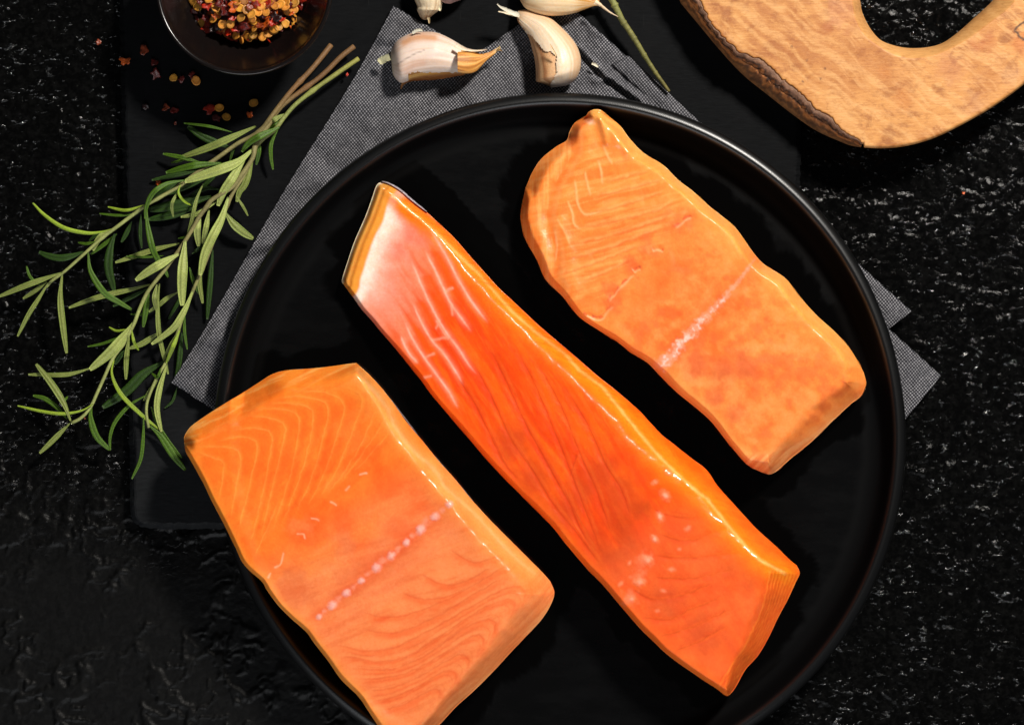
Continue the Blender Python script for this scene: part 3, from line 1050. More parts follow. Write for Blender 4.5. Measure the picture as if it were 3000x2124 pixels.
def relief_M(X, Y):
    r = -0.00025 * lines(X, Y, DARK_M, 11, 10)  + 0.0003 * lines(X, Y, END_M, 3, 11, False)
    r = r + 0.0004 * spots(X, Y, SPOT_M, 17, 12, 0.5, 6)
    D, T = pdist(X, Y, SPOT_M)
    r = r - 0.0012 * np.exp(-(D / 60) ** 2)
    D, T = pdist(X, Y, RIDGE_M)
    r = r + 0.0005 * np.exp(-(D / 12) ** 2) * (0.5 + fbm(X / 20, Y / 20, 233, 2))
    D, T = pdist(X, Y, MC)
    r = r - 0.0006 * np.exp(-((D - 24) / 5) ** 2)
    return r


wet_M = band_wet(RIDGE_M, 20)


def th_M(X, Y):
    s = (X - 1060) * 0.62 + (Y - 680) * 0.78
    return 0.008 + 0.016 * sstep(50, 1100, s) + 0.002 * sstep(1200, 1500, s)


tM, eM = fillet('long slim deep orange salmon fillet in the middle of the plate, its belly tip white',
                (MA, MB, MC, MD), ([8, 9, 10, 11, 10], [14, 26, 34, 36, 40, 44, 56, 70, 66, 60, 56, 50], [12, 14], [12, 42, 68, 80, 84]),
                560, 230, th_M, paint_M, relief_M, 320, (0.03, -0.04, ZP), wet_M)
skin_strip(tM, [(1118, 532), (1142, 540), (1174, 559), (1200, 582), (1230, 606), (1252, 622)], 4.0, ZP, ZP + 0.005, (lin(110, 100, 110), lin(214, 206, 214)), seed=3)

# ================= right fillet
RA = [(1541, 548), (1528, 606), (1526, 647), (1541, 705), (1573, 763), (1599, 820), (1651, 872), (1698, 930), (1761, 972), (1803, 998), (1852, 1035), (1894, 1061), (1941, 1108), (1983, 1150), (2035, 1192), (2082, 1234), (2124, 1286), (2177, 1349), (2205, 1372)]
RB = [(1740, 321), (1761, 323), (1787, 344), (1818, 370), (1845, 407), (1886, 449), (1944, 485), (1986, 527), (2028, 559), (2080, 606), (2132, 647), (2164, 679), (2200, 731), (2237, 773), (2300, 815), (2341, 867), (2394, 925), (2446, 972), (2488, 1019), (2514, 1060), (2530, 1090)]
RC = [(1541, 548), (1562, 501), (1588, 464), (1630, 430), (1660, 412), (1669, 386), (1685, 360), (1714, 342), (1725, 328), (1740, 321)]
RD = [(2205, 1372), (2239, 1385), (2266, 1386), (2323, 1338), (2375, 1296), (2428, 1244), (2490, 1186), (2522, 1160), (2536, 1130), (2536, 1112), (2530, 1090)]
LINE_R = [cR(p) for p in [
    [(620, 722), (700, 705), (800, 680), (930, 640), (1050, 598)], [(570, 805), (760, 765), (930, 725), (1020, 700), (1120, 640)],
    [(530, 893), (700, 860), (900, 800), (1120, 720)], [(480, 972), (620, 950), (760, 905), (900, 850), (1050, 800)], [(420, 1075), (650, 1000), (780, 950), (900, 900)],
    [(745, 442), (860, 415), (965, 392)], [(700, 548), (860, 510), (1040, 455)], [(640, 630), (820, 590), (1080, 520)], [(560, 1110), (720, 1050), (850, 980)]]]
CHEV_R = [cR(p) for p in [
    [(545, 530), (552, 600), (560, 660), (590, 718), (640, 722), (700, 705)], [(600, 480), (612, 550), (632, 625)], [(675, 420), (690, 490), (694, 555)], [(700, 330), (720, 380), (752, 445)],
    [(500, 640), (530, 720), (540, 780), (575, 808)], [(440, 740), (490, 830), (520, 900)], [(430, 800), (445, 900), (430, 1000)]]]
CREV_R = [cR(p) for p in [[(970, 915), (1000, 908), (1035, 920)], [(870, 1040), (890, 1024), (910, 1018)], [(730, 1200), (780, 1140), (840, 1080), (870, 1040)], [(1100, 790), (1160, 745), (1200, 730)], [(1100, 1420), (1150, 1415)], [(600, 1280), (680, 1300), (760, 1220)]]]
BONE_R = cR([(1040, 1560), (1110, 1480), (1180, 1395), (1260, 1310), (1340, 1235), (1420, 1140), (1490, 1060), (1550, 975)])
CREASE_R = cR([(545, 300), (535, 380), (480, 470), (430, 560), (405, 640), (385, 720), (400, 800), (430, 900), (440, 980), (430, 1080), (470, 1140)])
RIDGE_R = cR([(670, 150), (740, 210), (800, 270), (870, 350), (960, 420), (1060, 480), (1180, 590), (1290, 690), (1400, 790), (1480, 900), (1560, 990), (1680, 1090), (1790, 1210), (1890, 1320), (2000, 1420), (2090, 1540)])
RIDGE_RE = cR2([(1370, 880), (1240, 980), (1100, 1090), (1000, 1140), (880, 1190), (740, 1205)])
MIN_R = cR2([(180, 690), (300, 770), (420, 870), (520, 960), (600, 1070), (730, 1210)])


def paint_R(X, Y):
    s = (X - 1650) * 0.7 + (Y - 430) * 0.7
    n2 = fbm(X / 34, Y / 34, 264, 4)
    C = np.ones(X.shape + (3,)) * lin(252, 142, 66)
    C = blend(C, lin(253, 148, 64), sstep(330, 120, s) * 0.7)
    top = sstep(470, 330, s)
    fb = fibre(X, Y, -0.24, 150, 17, 266)
    fc = fibre(X, Y, -0.24, 80, 7, 267)
    C = blend(C, lin(255, 164, 84), sstep(0.45, 0.7, fb) * top * 0.45)
    C = blend(C, lin(240, 116, 42), sstep(0.55, 0.3, fb) * top * 0.45)
    C = blend(C, lin(255, 178, 104), sstep(0.54, 0.68, fc) * top * 0.35)
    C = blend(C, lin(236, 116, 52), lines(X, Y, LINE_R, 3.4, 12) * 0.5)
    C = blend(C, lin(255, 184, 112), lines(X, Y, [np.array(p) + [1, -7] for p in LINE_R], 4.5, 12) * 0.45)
    C = blend(C, lin(255, 196, 136), lines(X, Y, CHEV_R, 3.4, 13) * 0.6)
    C = cloud(C, X, Y, lin(252, 106, 32), [(1960, 800), (2040, 860), (1900, 880), (1980, 950), (2060, 930), (1880, 960), (2150, 900), (2100, 1000)], [80, 90, 70, 90, 80, 60, 60, 70], 0.55, 268)
    C = cloud(C, X, Y, lin(218, 92, 52), [(1850, 780), (1900, 720), (1990, 650), (2020, 640), (1790, 850), (1800, 890)], [34, 34, 40, 34, 34, 30], 0.5, 269, 1.5)
    C = cloud(C, X, Y, lin(204, 100, 62), [(2040, 1070), (2110, 1100), (2090, 1170), (2180, 1070), (2000, 1020), (2150, 1200)], [60, 60, 50, 50, 40, 50], 0.55, 270, 1.4)
    C = cloud(C, X, Y, lin(254, 112, 44), [(2260, 1080), (2180, 1160), (2320, 1150), (2220, 1260), (2150, 1290)], [60, 50, 50, 60, 40], 0.5, 271, 1.2)
    C = blend(C, lin(222, 104, 56), sstep(0.45, 0.75, n2) * sstep(420, 560, s) * 0.5)
    C = blend(C, lin(255, 166, 96), sstep(0.6, 0.2, n2) * sstep(420, 560, s) * 0.5)
    D, T = pdist(X, Y, RIDGE_R)
    C = blend(C, lin(255, 166, 76), np.exp(-(D / 52) ** 2) * 0.6)
    C = blend(C, lin(255, 186, 98), np.exp(-((D + 20 * (fbm(X / 26, Y / 26, 272, 3) - .5)) / 22) ** 2) * 0.6)
    D, T = pdist(X, Y, RA)
    C = blend(C, lin(250, 140, 58), np.exp(-(D / 28) ** 2) * 0.6)
    D, T = pdist(X, Y, MIN_R)
    C = blend(C, lin(255, 172, 92), np.exp(-(D / 18) ** 2) * 0.5)
    D, T = pdist(X, Y, CREASE_R)
    C = blend(C, lin(236, 120, 50), np.exp(-(D / 12) ** 2) * 0.3)
    C = blend(C, lin(255, 184, 112), np.exp(-((D - 20) / 8) ** 2) * 0.3)
    left = inside(X, Y, CREASE_R + cR([(560, 1320), (200, 1100), (100, 600), (400, 300)]))
    fine = fbm(X / 5.5, Y / 70, 273, 3)
    C = blend(C, lin(255, 176, 104), sstep(0.5, 0.7, fine) * left * 0.45)
    C = blend(C, lin(232, 120, 50), sstep(0.5, 0.3, fine) * left * 0.3)
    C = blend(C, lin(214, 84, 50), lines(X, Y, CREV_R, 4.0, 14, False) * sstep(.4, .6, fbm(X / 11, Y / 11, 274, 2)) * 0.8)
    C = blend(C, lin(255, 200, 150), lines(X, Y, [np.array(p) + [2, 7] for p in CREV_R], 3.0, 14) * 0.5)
    D, T = pdist(X, Y, BONE_R)
    bw = np.interp(T, [0, 0.15, 0.4, 0.65, 1], [20, 16, 15, 9, 4])
    q = D / bw + 2.0 * (fbm(X / 9, Y / 9, 275, 3) - 0.5)
    C = blend(C, lin(248, 96, 34), np.exp(-(D / 40) ** 2) * 0.4)
    C = blend(C, lin(252, 168, 140), sstep(1.5, 0.0, q) * np.interp(T, [0, 0.4, 1], [0.9, 0.8, 0.5]))
    C = blend(C, lin(252, 206, 196), sstep(0.8, 0.0, q) * sstep(.45, .62, fbm(X / 13, Y / 13, 277, 2)) * np.interp(T, [0, 0.5, 1], [0.9, 0.8, 0.0]))
    C = blend(C, lin(254, 212, 186), spots(X, Y, cR([(630, 205)]), 20, 13, 0.2, 8) * 0.7)
    D, T = pdist(X, Y, cR([(520, 320), (560, 240), (620, 190)]))
    C = blend(C, lin(248, 120, 66), np.exp(-(D / 14) ** 2) * 0.45)
    # end face
    en = inside(X, Y, RIDGE_RE + cR2([(700, 1400), (1500, 1400), (1500, 850)]))
    DN, T = pdist(X, Y, RIDGE_RE)
    en = en * sstep(0, 10, DN)
    fine = fibre(X, Y, -0.72, 110, 8, 278)
    C = blend(C, lin(238, 144, 82), en * 0.7)
    C = blend(C, lin(254, 184, 120), en * sstep(0.5, 0.64, fine) * 0.5)
    C = blend(C, lin(222, 116, 60), en * sstep(0.5, 0.36, fine) * 0.5)
    C = blend(C, lin(255, 166, 96), np.exp(-(DN / 9) ** 2) * 0.4)
    return C


def relief_R(X, Y):
    D, T = pdist(X, Y, CREASE_R)
    r = -0.0007 * np.exp(-(D / 18) ** 2) + 0.0007 * np.exp(-((D - 38) / 22) ** 2)
    r = r - 0.0003 * lines(X, Y, LINE_R, 7, 12) - 0.0004 * lines(X, Y, CREV_R, 6, 14) + 0.00008 * lines(X, Y, CHEV_R, 5, 13)
    r = r + 0.0010 * (fbm(X / 90, Y / 90, 280, 3) - .5) + 0.00035 * (fbm(X / 30, Y / 30, 284, 2) - .5)
    D, T = pdist(X, Y, BONE_R)
    r = r - 0.0006 * np.exp(-(D / 26) ** 2)
    D, T = pdist(X, Y, cR([(700, 190), (725, 250), (770, 320)]))
    r = r + 0.0017 * np.exp(-(D / 24) ** 2)
    D, T = pdist(X, Y, cR([(690, 190), (705, 250), (720, 320)]))
    r = r + 0.0008 * np.exp(-(D / 11) ** 2)
    D, T = pdist(X, Y, cR([(750, 210), (775, 280), (840, 370)]))
    r = r + 0.0010 * np.exp(-(D / 13) ** 2)
    return r


def wet_R(X, Y):
    a = band_wet(cR([(690, 190), (705, 250), (720, 320)]), 30)(X, Y)
    b = band_wet(cR([(750, 210), (775, 280), (840, 370)]), 34)(X, Y)
    c = band_wet(RIDGE_R, 18)(X, Y)
    return np.maximum(np.maximum(a, b) * 1.2, c * 0.6)


def th_R(X, Y):
    s = (X - 1650) * 0.7 + (Y - 430) * 0.7
    return 0.013 + 0.010 * sstep(0, 500, s)


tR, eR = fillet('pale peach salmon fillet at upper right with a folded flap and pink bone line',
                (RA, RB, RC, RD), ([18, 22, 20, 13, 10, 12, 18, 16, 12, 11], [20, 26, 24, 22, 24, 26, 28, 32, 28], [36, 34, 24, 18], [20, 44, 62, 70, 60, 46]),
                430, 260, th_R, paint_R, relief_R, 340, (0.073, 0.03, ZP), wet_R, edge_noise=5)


# ------------------------------------------------------------------ plate
def build_plate():
    cx, cy = PC
    # radius in photograph pixels, height above stone
    zc = ZP + 0.0120
    prof = [(0, ZP), (300, ZP), (600, ZP), (820, ZP), (905, ZP), (935, ZP + 0.0004), (952, ZP + 0.0017), (962, ZP + 0.0040), (969, ZP + 0.0070),
            (974, zc - 0.0026), (979, zc - 0.0012), (984, zc - 0.0004), (990, zc), (996, zc - 0.00015), (1001, zc - 0.00042), (1006, zc - 0.00085), (1010, zc - 0.00135), (1014, zc - 0.0021), (1017, zc - 0.0032), (1019, zc - 0.0050),
            (1018, ZP + 0.0054), (1013, ZP + 0.0038), (1000, ZP + 0.0018), (970, ZP + 0.0002), (920, ZP - 0.0014), (860, ZP - 0.0024), (700, ZP - 0.0027), (0, ZP - 0.0027)]
    pr = np.array(prof)
    pr[:, 1] *= 1
    out = [pr[0]]
    for i in range(len(pr) - 1):
        L = pr[i + 1, 0] - pr[i, 0]
        k = int(max(3, min(60, abs(L) / 12)))
        seg = [pr[i] * (1 - t) + pr[i + 1] * t for t in np.linspace(0, 1, k + 1)[1:]]
        out += seg
    pr = np.array(out)
    # smooth the heights a little so that the wall curves
    for _ in range(1):
        pr[1:-1] = 0.25 * pr[:-2] + 0.5 * pr[1:-1] + 0.25 * pr[2:]
    pr = pr[1:-1]
    nseg = 512
    a = np.linspace(0, 2 * np.pi, nseg, endpoint=False)
    # true circle in the world: radius given where the rim is seen
    zr = ZP + 0.011
    wx, wy, _ = P(cx, cy, zr)
    R = pr[:, 0] * S * (1 - zr / H)
    X = wx + R[:, None] * np.cos(a)[None]
    Y = wy + R[:, None] * np.sin(a)[None]
    Z = pr[:, 1][:, None] + 0 * X
    # wet patches round the fish
    px = X / (S * (1 - Z / H)) + 1500
    py = 1062 - Y / (S * (1 - Z / H))
    wet = np.zeros(X.shape)
    for sd in ((LA, LD, LB, LC), (MA, MD, MB, MC), (RA, RD, RB, RC)):
        for q in sd:
            D, _ = pdist(px, py, q)
            w = D + 110 * (fbm(px / 70, py / 70, 400, 4) - .5)
            wet = np.maximum(wet, sstep(62, 48, w))
    # slick left where a slab lay: the dark tongue beyond the middle fillet's tip
    tongue = inside(px + 14 * (fbm(px / 30, py / 30, 405, 3) - .5), py, [(1000, 430), (1175, 440), (1330, 560), (1500, 760), (1700, 1000), (1500, 1000), (1000, 560)])
    wet = np.maximum(wet, tongue * 0.9)
    wet = wet * (pr[:, 0] < 930)[:, None]
    n, m = X.shape
    k_top = int(np.argmax(pr[:, 1]))
    COVE = sstep(880, 930, pr[:, 0]) * sstep(986, 974, pr[:, 0]) * (np.arange(len(pr)) <= k_top)
    V = np.stack([X, Y, Z], -1).reshape(-1, 3)
    F = gridF(n, m, closed_m=True)
    t = thing('dinner_plate', 'large round matt black plate with raised rim carrying three salmon fillets', 'plate', (float(wx), float(wy), ZP - 0.0027))
    o = mesh('plate_body', np.vstack([V, [[wx, wy, ZP]]]), [list(f) for f in F] + [[len(V), (j + 1) % m, j][::-1] for j in range(m)], M_PLATE, t, col=np.vstack([np.stack([wet.ravel(), np.repeat(sstep(968, 984, pr[:, 0]), m), np.repeat(COVE, m)], 1), [[0, 0, 0]]]))
    return o


build_plate()


# ------------------------------------------------------------------ napkin
def cloth_layer(name, parent, corners, z, seed, n=180, m=150, wav=0.0016, creases=(), bound=None):
    """folded cloth layer: corners (4 px points, p00,p10,p11,p01); top sheet + rolled edge"""
    a, b, c, d = [np.array(p, float) for p in corners]
    u = np.linspace(0, 1, n)[:, None, None]
    v = np.linspace(0, 1, m)[None, :, None]
    Q = (1 - u) * (1 - v) * a + u * (1 - v) * b + u * v * c + (1 - u) * v * d
    X, Y = Q[..., 0], Q[..., 1]
    if bound is not None:
        dx, dy = bound(X, Y, u[..., 0], v[..., 0])
        X = X + dx
        Y = Y + dy
    e = np.minimum(np.minimum(u, 1 - u)[..., 0] * np.hypot(*(b - a)), np.minimum(v, 1 - v)[..., 0] * np.hypot(*(d - a)))
    Z = z + wav * 2 * (fbm(X / 150, Y / 150, seed, 3) - .5) + wav * 0.5 * (fbm(X / 40, Y / 40, seed + 4, 3) - 0.5)
    Z = Z - 0.0012 * (1 - np.sqrt(1 - (1 - np.clip(e / 12, 0, 1)) ** 2))
    Z = Z + 0.0003 * np.exp(-((e - 26) / 10) ** 2)
    for pts, w, h in creases:
        D, T = pdist(X, Y, pts)
        Z = Z + 1.7 * h * np.exp(-(D / w) ** 2)
    x, y, zz = P(X, Y, Z)
    V = np.stack([x, y, zz], -1).reshape(-1, 3)
    F = gridF(n, m)
    idx = np.arange(n * m).reshape(n, m)
    loop = np.r_[idx[:, 0], idx[-1, 1:], idx[::-1, -1][1:], idx[0, ::-1][1:-1]]
    V2 = V[loop].copy()
    V2[:, 2] -= 0.0016
    new = np.arange(len(V), len(V) + len(loop))
    F = np.vstack([F, np.stack([loop, np.roll(loop, -1), np.roll(new, -1), new], 1)[:, ::-1]])
    V = np.vstack([V, V2])
    if np.cross(V[F[5, 1]] - V[F[5, 0]], V[F[5, 2]] - V[F[5, 0]])[2] < 0:
        F = F[:, ::-1]
    return mesh(name, V, F, M_CLOTH, parent)


nap = thing('napkin', 'grey woven linen napkin folded under the black plate, corners sticking out', 'napkin', (0.0, 0.0, ZS))
# upper fold: left edge runs from (1153,15) down to (500,1115)
lowcurl = lambda X, Y, u, v: (10 * np.sin(np.pi * u) * (1 - v) + 4 * np.sin(9 * u) * (1 - v) + 0 * X, 0 * Y + 5 * np.sin(7 * u + 1) * (1 - v))
cloth_layer('top_fold', nap, [(1153, 14), (500, 1116), (1700, 1900), (2440, 770)], ZS + 0.0038, 500, 260, 150, bound=lowcurl,
            creases=[([(1075, 135), (1400, 175), (1560, 250)], 16, -0.0010), ([(820, 560), (1010, 520), (1200, 300)], 22, 0.0008), ([(700, 740), (820, 700)], 16, 0.0009), ([(700, 770), (800, 740)], 10, -0.0008), ([(1090, 330), (1060, 480)], 14, 0.0005), ([(1300, 190), (1420, 330)], 22, 0.0006), ([(900, 420), (1110, 620)], 26, -0.0006), ([(1160, 20), (1120, 150), (1000, 300)], 16, 0.0005), ([(600, 1000), (760, 960)], 18, 0.0006),
                     ([(500, 1116), (590, 1040), (640, 960)], 26, 0.0016), ([(560, 1180), (620, 1100), (660, 1000)], 16, 0.0012)])
sawtooth = lambda X, Y, u, v: (8 * np.sin(6 * u) * (v > 0.5), 6 * np.sin(5 * u + 1) * (v > 0.5))
cloth_layer('lower_fold', nap, [(1640, -10), (2671, 912), (1900, 1500), (1150, 330)], ZS + 0.0024, 520, 240, 140, creases=[([(1690, 150), (1760, 232)], 8, -0.0010), ([(1700, 140), (1780, 225)], 7, 0.0012), ([(1780, 240), (1860, 300)], 8, -0.0012), ([(1792, 232), (1875, 292)], 7, 0.0012), ([(1740, 238), (1800, 225)], 8, 0.0008)])
cloth_layer('corner_fold', nap, [(2380, 760), (2757, 1100), (2380, 1560), (2020, 1210)], 0.0078, 540, 90, 80)
cloth_layer('hem', nap, [(1790, 190), (1841, 163), (2036, 345), (1990, 372)], ZS + 0.0036, 560, 60, 20, wav=0.0003)


# ------------------------------------------------------------------ wooden ring board
def build_board():
    C0 = np.array([2715.0, -160.0])
    outer = [(1990, 0), (2000, 17), (2044, 70), (2109, 148), (2174, 218), (2244, 275), (2327, 340), (2392, 384), (2458, 414), (2501, 429), (2567, 435), (2632, 432), (2698, 418), (2763, 394), (2850, 349), (2915, 310), (3000, 248), (3110, 150), (3230, 20), (3320, -160), (3330, -380), (3200, -600), (2950, -740), (2600, -770), (2250, -690), (2030, -520), (1930, -300), (1940, -130)]
    hole_low = [(2500, -60), (2519, 0), (2527, 39), (2549, 83), (2580, 118), (2623, 135), (2667, 142), (2719, 139), (2763, 126), (2806, 96), (2850, 57), (2915, -5), (2960, -80), (2990, -180), (2960, -320), (2850, -410), (2700, -430), (2570, -370), (2500, -270), (2485, -160)]
    hole_top = [(2475, -60), (2497, 0), (2506, 52), (2532, 100), (2575, 135), (2619, 159), (2667, 170), (2719, 166), (2767, 150), (2828, 118), (2894, 70), (2959, 17), (3005, -60), (3030, -180), (2990, -345), (2860, -440), (2700, -460), (2550, -395), (2472, -285), (2455, -160)]
    bark = [(2048, 0), (2066, 35), (2092, 78), (2127, 115), (2157, 144), (2164, 154), (2205, 166), (2236, 180), (2258, 196), (2276, 212), (2292, 234), (2300, 232), (2319, 252), (2332, 262), (2345, 270), (2375, 304), (2401, 326), (2428, 341), (2442, 356), (2454, 370), (2489, 392), (2508, 405), (2532, 422)]
    N = 900
    a = np.linspace(0, 2 * np.pi, N, endpoint=False)

    def rad(poly, sm=True):
        q = catmull(poly, 1400, closed=True) - C0
        an = np.arctan2(q[:, 1], q[:, 0]) % (2 * np.pi)
        o = np.argsort(an)
        an, r = an[o], np.hypot(q[:, 0], q[:, 1])[o]
        return np.interp(a, np.r_[an - 2 * np.pi, an, an + 2 * np.pi], np.r_[r, r, r])
    ro, rl, rt = rad(outer), rad(hole_low), rad(hole_top)
    # bark border: inner line where bark exists, else just inside the outer edge
    qb = catmull([(1975, -160), (2000, -80)] + bark, 400) - C0
    anb = np.arctan2(qb[:, 1], qb[:, 0]) % (2 * np.pi)
    o = np.argsort(anb)
    rb0 = np.interp(a, anb[o], np.hypot(qb[:, 0], qb[:, 1])[o], left=1e9, right=1e9)
    rb = np.minimum(rb0, ro - 4)
    has = rb0 < ro - 4
    rb = rb + np.where(has, 16 * (fbm(a * 55, a * 0, 600, 4) - .42), 0)
    rb = np.minimum(rb, ro - 4)
    z1 = ZS + 0.017
    zb = ZS + 0.0005

    def ring(r, z):
        q = C0[None] + np.stack([np.cos(a), np.sin(a)], 1) * r[:, None]
        x, y, zz = P(q[:, 0], q[:, 1], z)
        return np.stack([x, y, zz], 1), q
    t = thing('wooden_board', 'round olive wood board with bark edge and big cut-out hole at top right', 'wooden board', (float(P(2715, 0, 0)[0]), float(P(0, -160, 0)[1]), ZS))
    V, Q = [], []
    wood_w = lambda r, z: (lambda vq: (V.append(vq[0]), Q.append(vq[1])))(ring(r, z))
    ones = np.ones(N)
    # body: bottom outer -> edge -> top -> hole
    wood_w(ro - 30, ones * zb)
    wood_w(ro - 2.0 - 8 * has, ones * (zb + 0.004))
    wood_w(ro - 12 * has, np.where(has, z1 - 0.0118, z1 - 0.004))
    wood_w(np.minimum(ro - 2 - 10 * has, rb + 2), np.where(has, z1 - 0.0036, z1 - 0.0012))
    wood_w(rb - 1, ones * (z1 - 0.0002))
    wood_w(rb - 6, ones * z1)
    K = 90
    for k in range(1, K):
        f = k / K
        wood_w((rb - 6) * (1 - f) + (rt + 3) * f, ones * z1 + 0.0002 * (fbm(a * 5, a * 0 + f * 6, 610, 2) - .5))
    wood_w(rt + 2, ones * z1)
    wood_w(rt - 1, ones * (z1 - 0.0005))
    wood_w(rt * 0.7 + rl * 0.3, ones * (z1 - 0.0030))
    wood_w(rt * 0.35 + rl * 0.65, ones * (z1 - 0.0070))
    wood_w(rl, ones * (z1 - 0.0125))
    wood_w(rl + 6, ones * zb)
    V = np.vstack(V)
    Q = np.vstack(Q)
    X, Y = Q[:, 0], Q[:, 1]
    n = fbm(X / 80, Y / 80, 620, 4)
    g = fbm((X * .8 + Y * .6) / 90, (-X * .6 + Y * .8 + 30 * (fbm(X / 70, Y / 70, 623, 2) - .5)) / 12, 624, 5, 0.6)
    C = np.ones((len(X), 3)) * lin(210, 148, 82)
    wx = X + 50 * (fbm(X / 60, Y / 60, 627, 3) - .5)
    wy = Y + 50 * (fbm(X / 60, Y / 60, 629, 3) - .5)
    n9 = fbm(wx / 40, wy / 26, 626, 5, 0.62)
    C = blend(C, lin(156, 92, 40), sstep(0.46, 0.76, n9) * 0.9)
    C = blend(C, lin(182, 114, 54), sstep(0.42, 0.74, n) * 0.6)
    C = blend(C, lin(174, 106, 58), sstep(0.46, 0.72, g) * sstep(2900, 2200, X + Y) * 0.5)
    C = blend(C, lin(226, 172, 110), sstep(0.56, 0.3, g) * 0.6)
    for (x, y, rx, c, w) in ((2425, 85, 30, (170, 92, 40), .6), (2490, 90, 22, (176, 104, 54), .5), (2640, 290, 34, (196, 118, 50), .4), (2590, 215, 24, (200, 124, 58), .4), (2900, 120, 30, (182, 96, 44), .55), (2860, 135, 26, (188, 104, 54), .5), (2850, 300, 40, (176, 112, 72), .5), (2990, 130, 36, (196, 110, 44), .7), (2460, 30, 60, (196, 128, 92), .4), (2790, 205, 50, (190, 122, 82), .5), (2960, 230, 40, (204, 150, 104), .4)):
        d = np.hypot(X - x, Y - y) / rx + 1.2 * (fbm(X / 20, Y / 20, 630, 3) - .5)
        C = blend(C, lin(*c), sstep(1.25, 0.2, d) * w)
    # spalting line at the right, insect pin marks
    D, _ = pdist(X, Y, [(3010, 60), (2990, 72), (2978, 82), (2972, 92), (2982, 98), (2985, 108), (3000, 118), (3010, 112)])
    C = blend(C, lin(70, 40, 24), sstep(4.5, 1.5, D + 2 * (fbm(X / 6, Y / 6, 633, 2) - .5)) * 0.9)
    D, _ = pdist(X, Y, [(2810, 185), (2850, 210), (2880, 250), (2930, 290)])
    C = blend(C, lin(224, 172, 112), np.exp(-(D / 3.5) ** 2) * 0.35)
    D, _ = pdist(X, Y, [(2725, 262), (2745, 252), (2775, 240)])
    C = blend(C, lin(226, 184, 124), sstep(14, 3, D) * sstep(.45, .65, fbm(X / 9, Y / 7, 640, 2)) * 0.4)
    for (x, y) in ((2320, 137), (2364, 178), (2417, 202), (2352, 240), (2404, 232)):
        C = blend(C, lin(110, 64, 32), sstep(4.5, 2, np.hypot(X - x, Y - y)) * 0.8)
    # hole wall paler
    nr = N
    C[-5 * nr:] = C[-5 * nr:] * 0.4 + 0.6 * lin(222, 172, 108)
    mesh('board_body', V, gridF(len(V) // N, N, closed_m=True, closed_n=True), M_WOOD, t, col=C)
    # bark band, only where there is bark (angles with has)
    id_ = np.where(has)[0]
    id_ = id_[(id_ > id_.min())]
    aa = a[id_]
    L = len(id_)
    rows, Cb, = [], []
    cs = [lin(112, 82, 64), lin(150, 112, 88), lin(134, 92, 66), lin(60, 38, 24), lin(160, 96, 46), lin(184, 116, 60), lin(120, 74, 38), lin(96, 62, 34), lin(150, 96, 50), lin(128, 84, 46)]
    K = 26
    for k in range(K):
        f = k / (K - 1.0)
        r = rb[id_] * (1 - f) + ro[id_] * f
        wd = (ro - rb)[id_]
        nz = fbm(aa * 55, aa * 0 + f * 3.2, 650, 4)
        nz2 = fbm(aa * 160, aa * 0 + f * 9, 655, 3)
        z = z1 + 0.0008 - 0.010 * f ** 1.7 + (0.0012 * (nz - .5) + 0.0004 * (nz2 - .5)) * np.minimum(1, wd / 20) - 0.0012 * np.exp(-((f - 0.38 - 0.25 * (nz - .5)) / 0.06) ** 2)
        if k == 0:
            z = np.full(L, z1 - 0.001)
        fade = np.clip(wd / 18, 0, 1)
        z = z * fade + (1 - fade) * (z1 - 0.0012)
        q = C0[None] + np.stack([np.cos(aa), np.sin(aa)], 1) * r[:, None]
        x, y, zz = P(q[:, 0], q[:, 1], z)
        rows.append(np.stack([x, y, zz], 1))
        ci = np.clip(f * (len(cs) - 1) + 5.0 * (nz - .5) * min(1, f * 4), 0, len(cs) - 1.001)
        i0 = ci.astype(int)
        fr = (ci - i0)[:, None]
        csa = np.array(cs)
        Cb.append(csa[i0] * (1 - fr) + csa[np.minimum(i0 + 1, len(cs) - 1)] * fr)
    r = ro[id_] - 6
    q = C0[None] + np.stack([np.cos(aa), np.sin(aa)], 1) * r[:, None]
    x, y, zz = P(q[:, 0], q[:, 1], np.full(L, zb + 0.001))
    rows.append(np.stack([x, y, zz], 1))
    Cb.append(np.tile(lin(120, 70, 36), (L, 1)))
    F = gridF(len(rows), L)[:, ::-1]
    mesh('bark', np.vstack(rows), F, M_BARK, t, col=np.vstack(Cb))
    return t


build_board()


# ------------------------------------------------------------------ chili bowl
def build_bowl():
    cx, cy = 715.0, -39.0
    zr = ZS + 0.030
    wx, wy, _ = P(cx, cy, zr)
    t = thing('chili_bowl', 'small round dark brown glazed bowl of chili flakes at the top edge', 'bowl', (float(wx), float(wy), ZS))
    pr = np.array([(0, 0.0065), (60, 0.0066), (110, 0.0080), (150, 0.0115), (185, 0.0165), (215, 0.022), (238, 0.0268), (246, 0.0292), (250, 0.0300), (255, 0.0303), (259, 0.0299), (260.5, 0.0290), (258, 0.0270), (250, 0.0238), (225, 0.0170), (190, 0.0110), (150, 0.0060), (120, 0.0030), (112, 0.0), (0, 0.0)])
    pr = catmull(pr * [1, 8000], 110) / [1, 8000]
    pr[:, 0] = np.maximum(pr[:, 0], 0.01)
    a = np.linspace(0, 2 * np.pi, 200, endpoint=False)
    R = pr[:, 0] * S * (1 - zr / H)
    V = np.stack([wx + R[:, None] * np.cos(a), wy + R[:, None] * np.sin(a), ZS + pr[:, 1][:, None] + 0 * a[None]], -1).reshape(-1, 3)
    mesh('bowl_body', V, gridF(len(pr), 200, closed_m=True), M_GLAZE, t)
    return t


build_bowl()


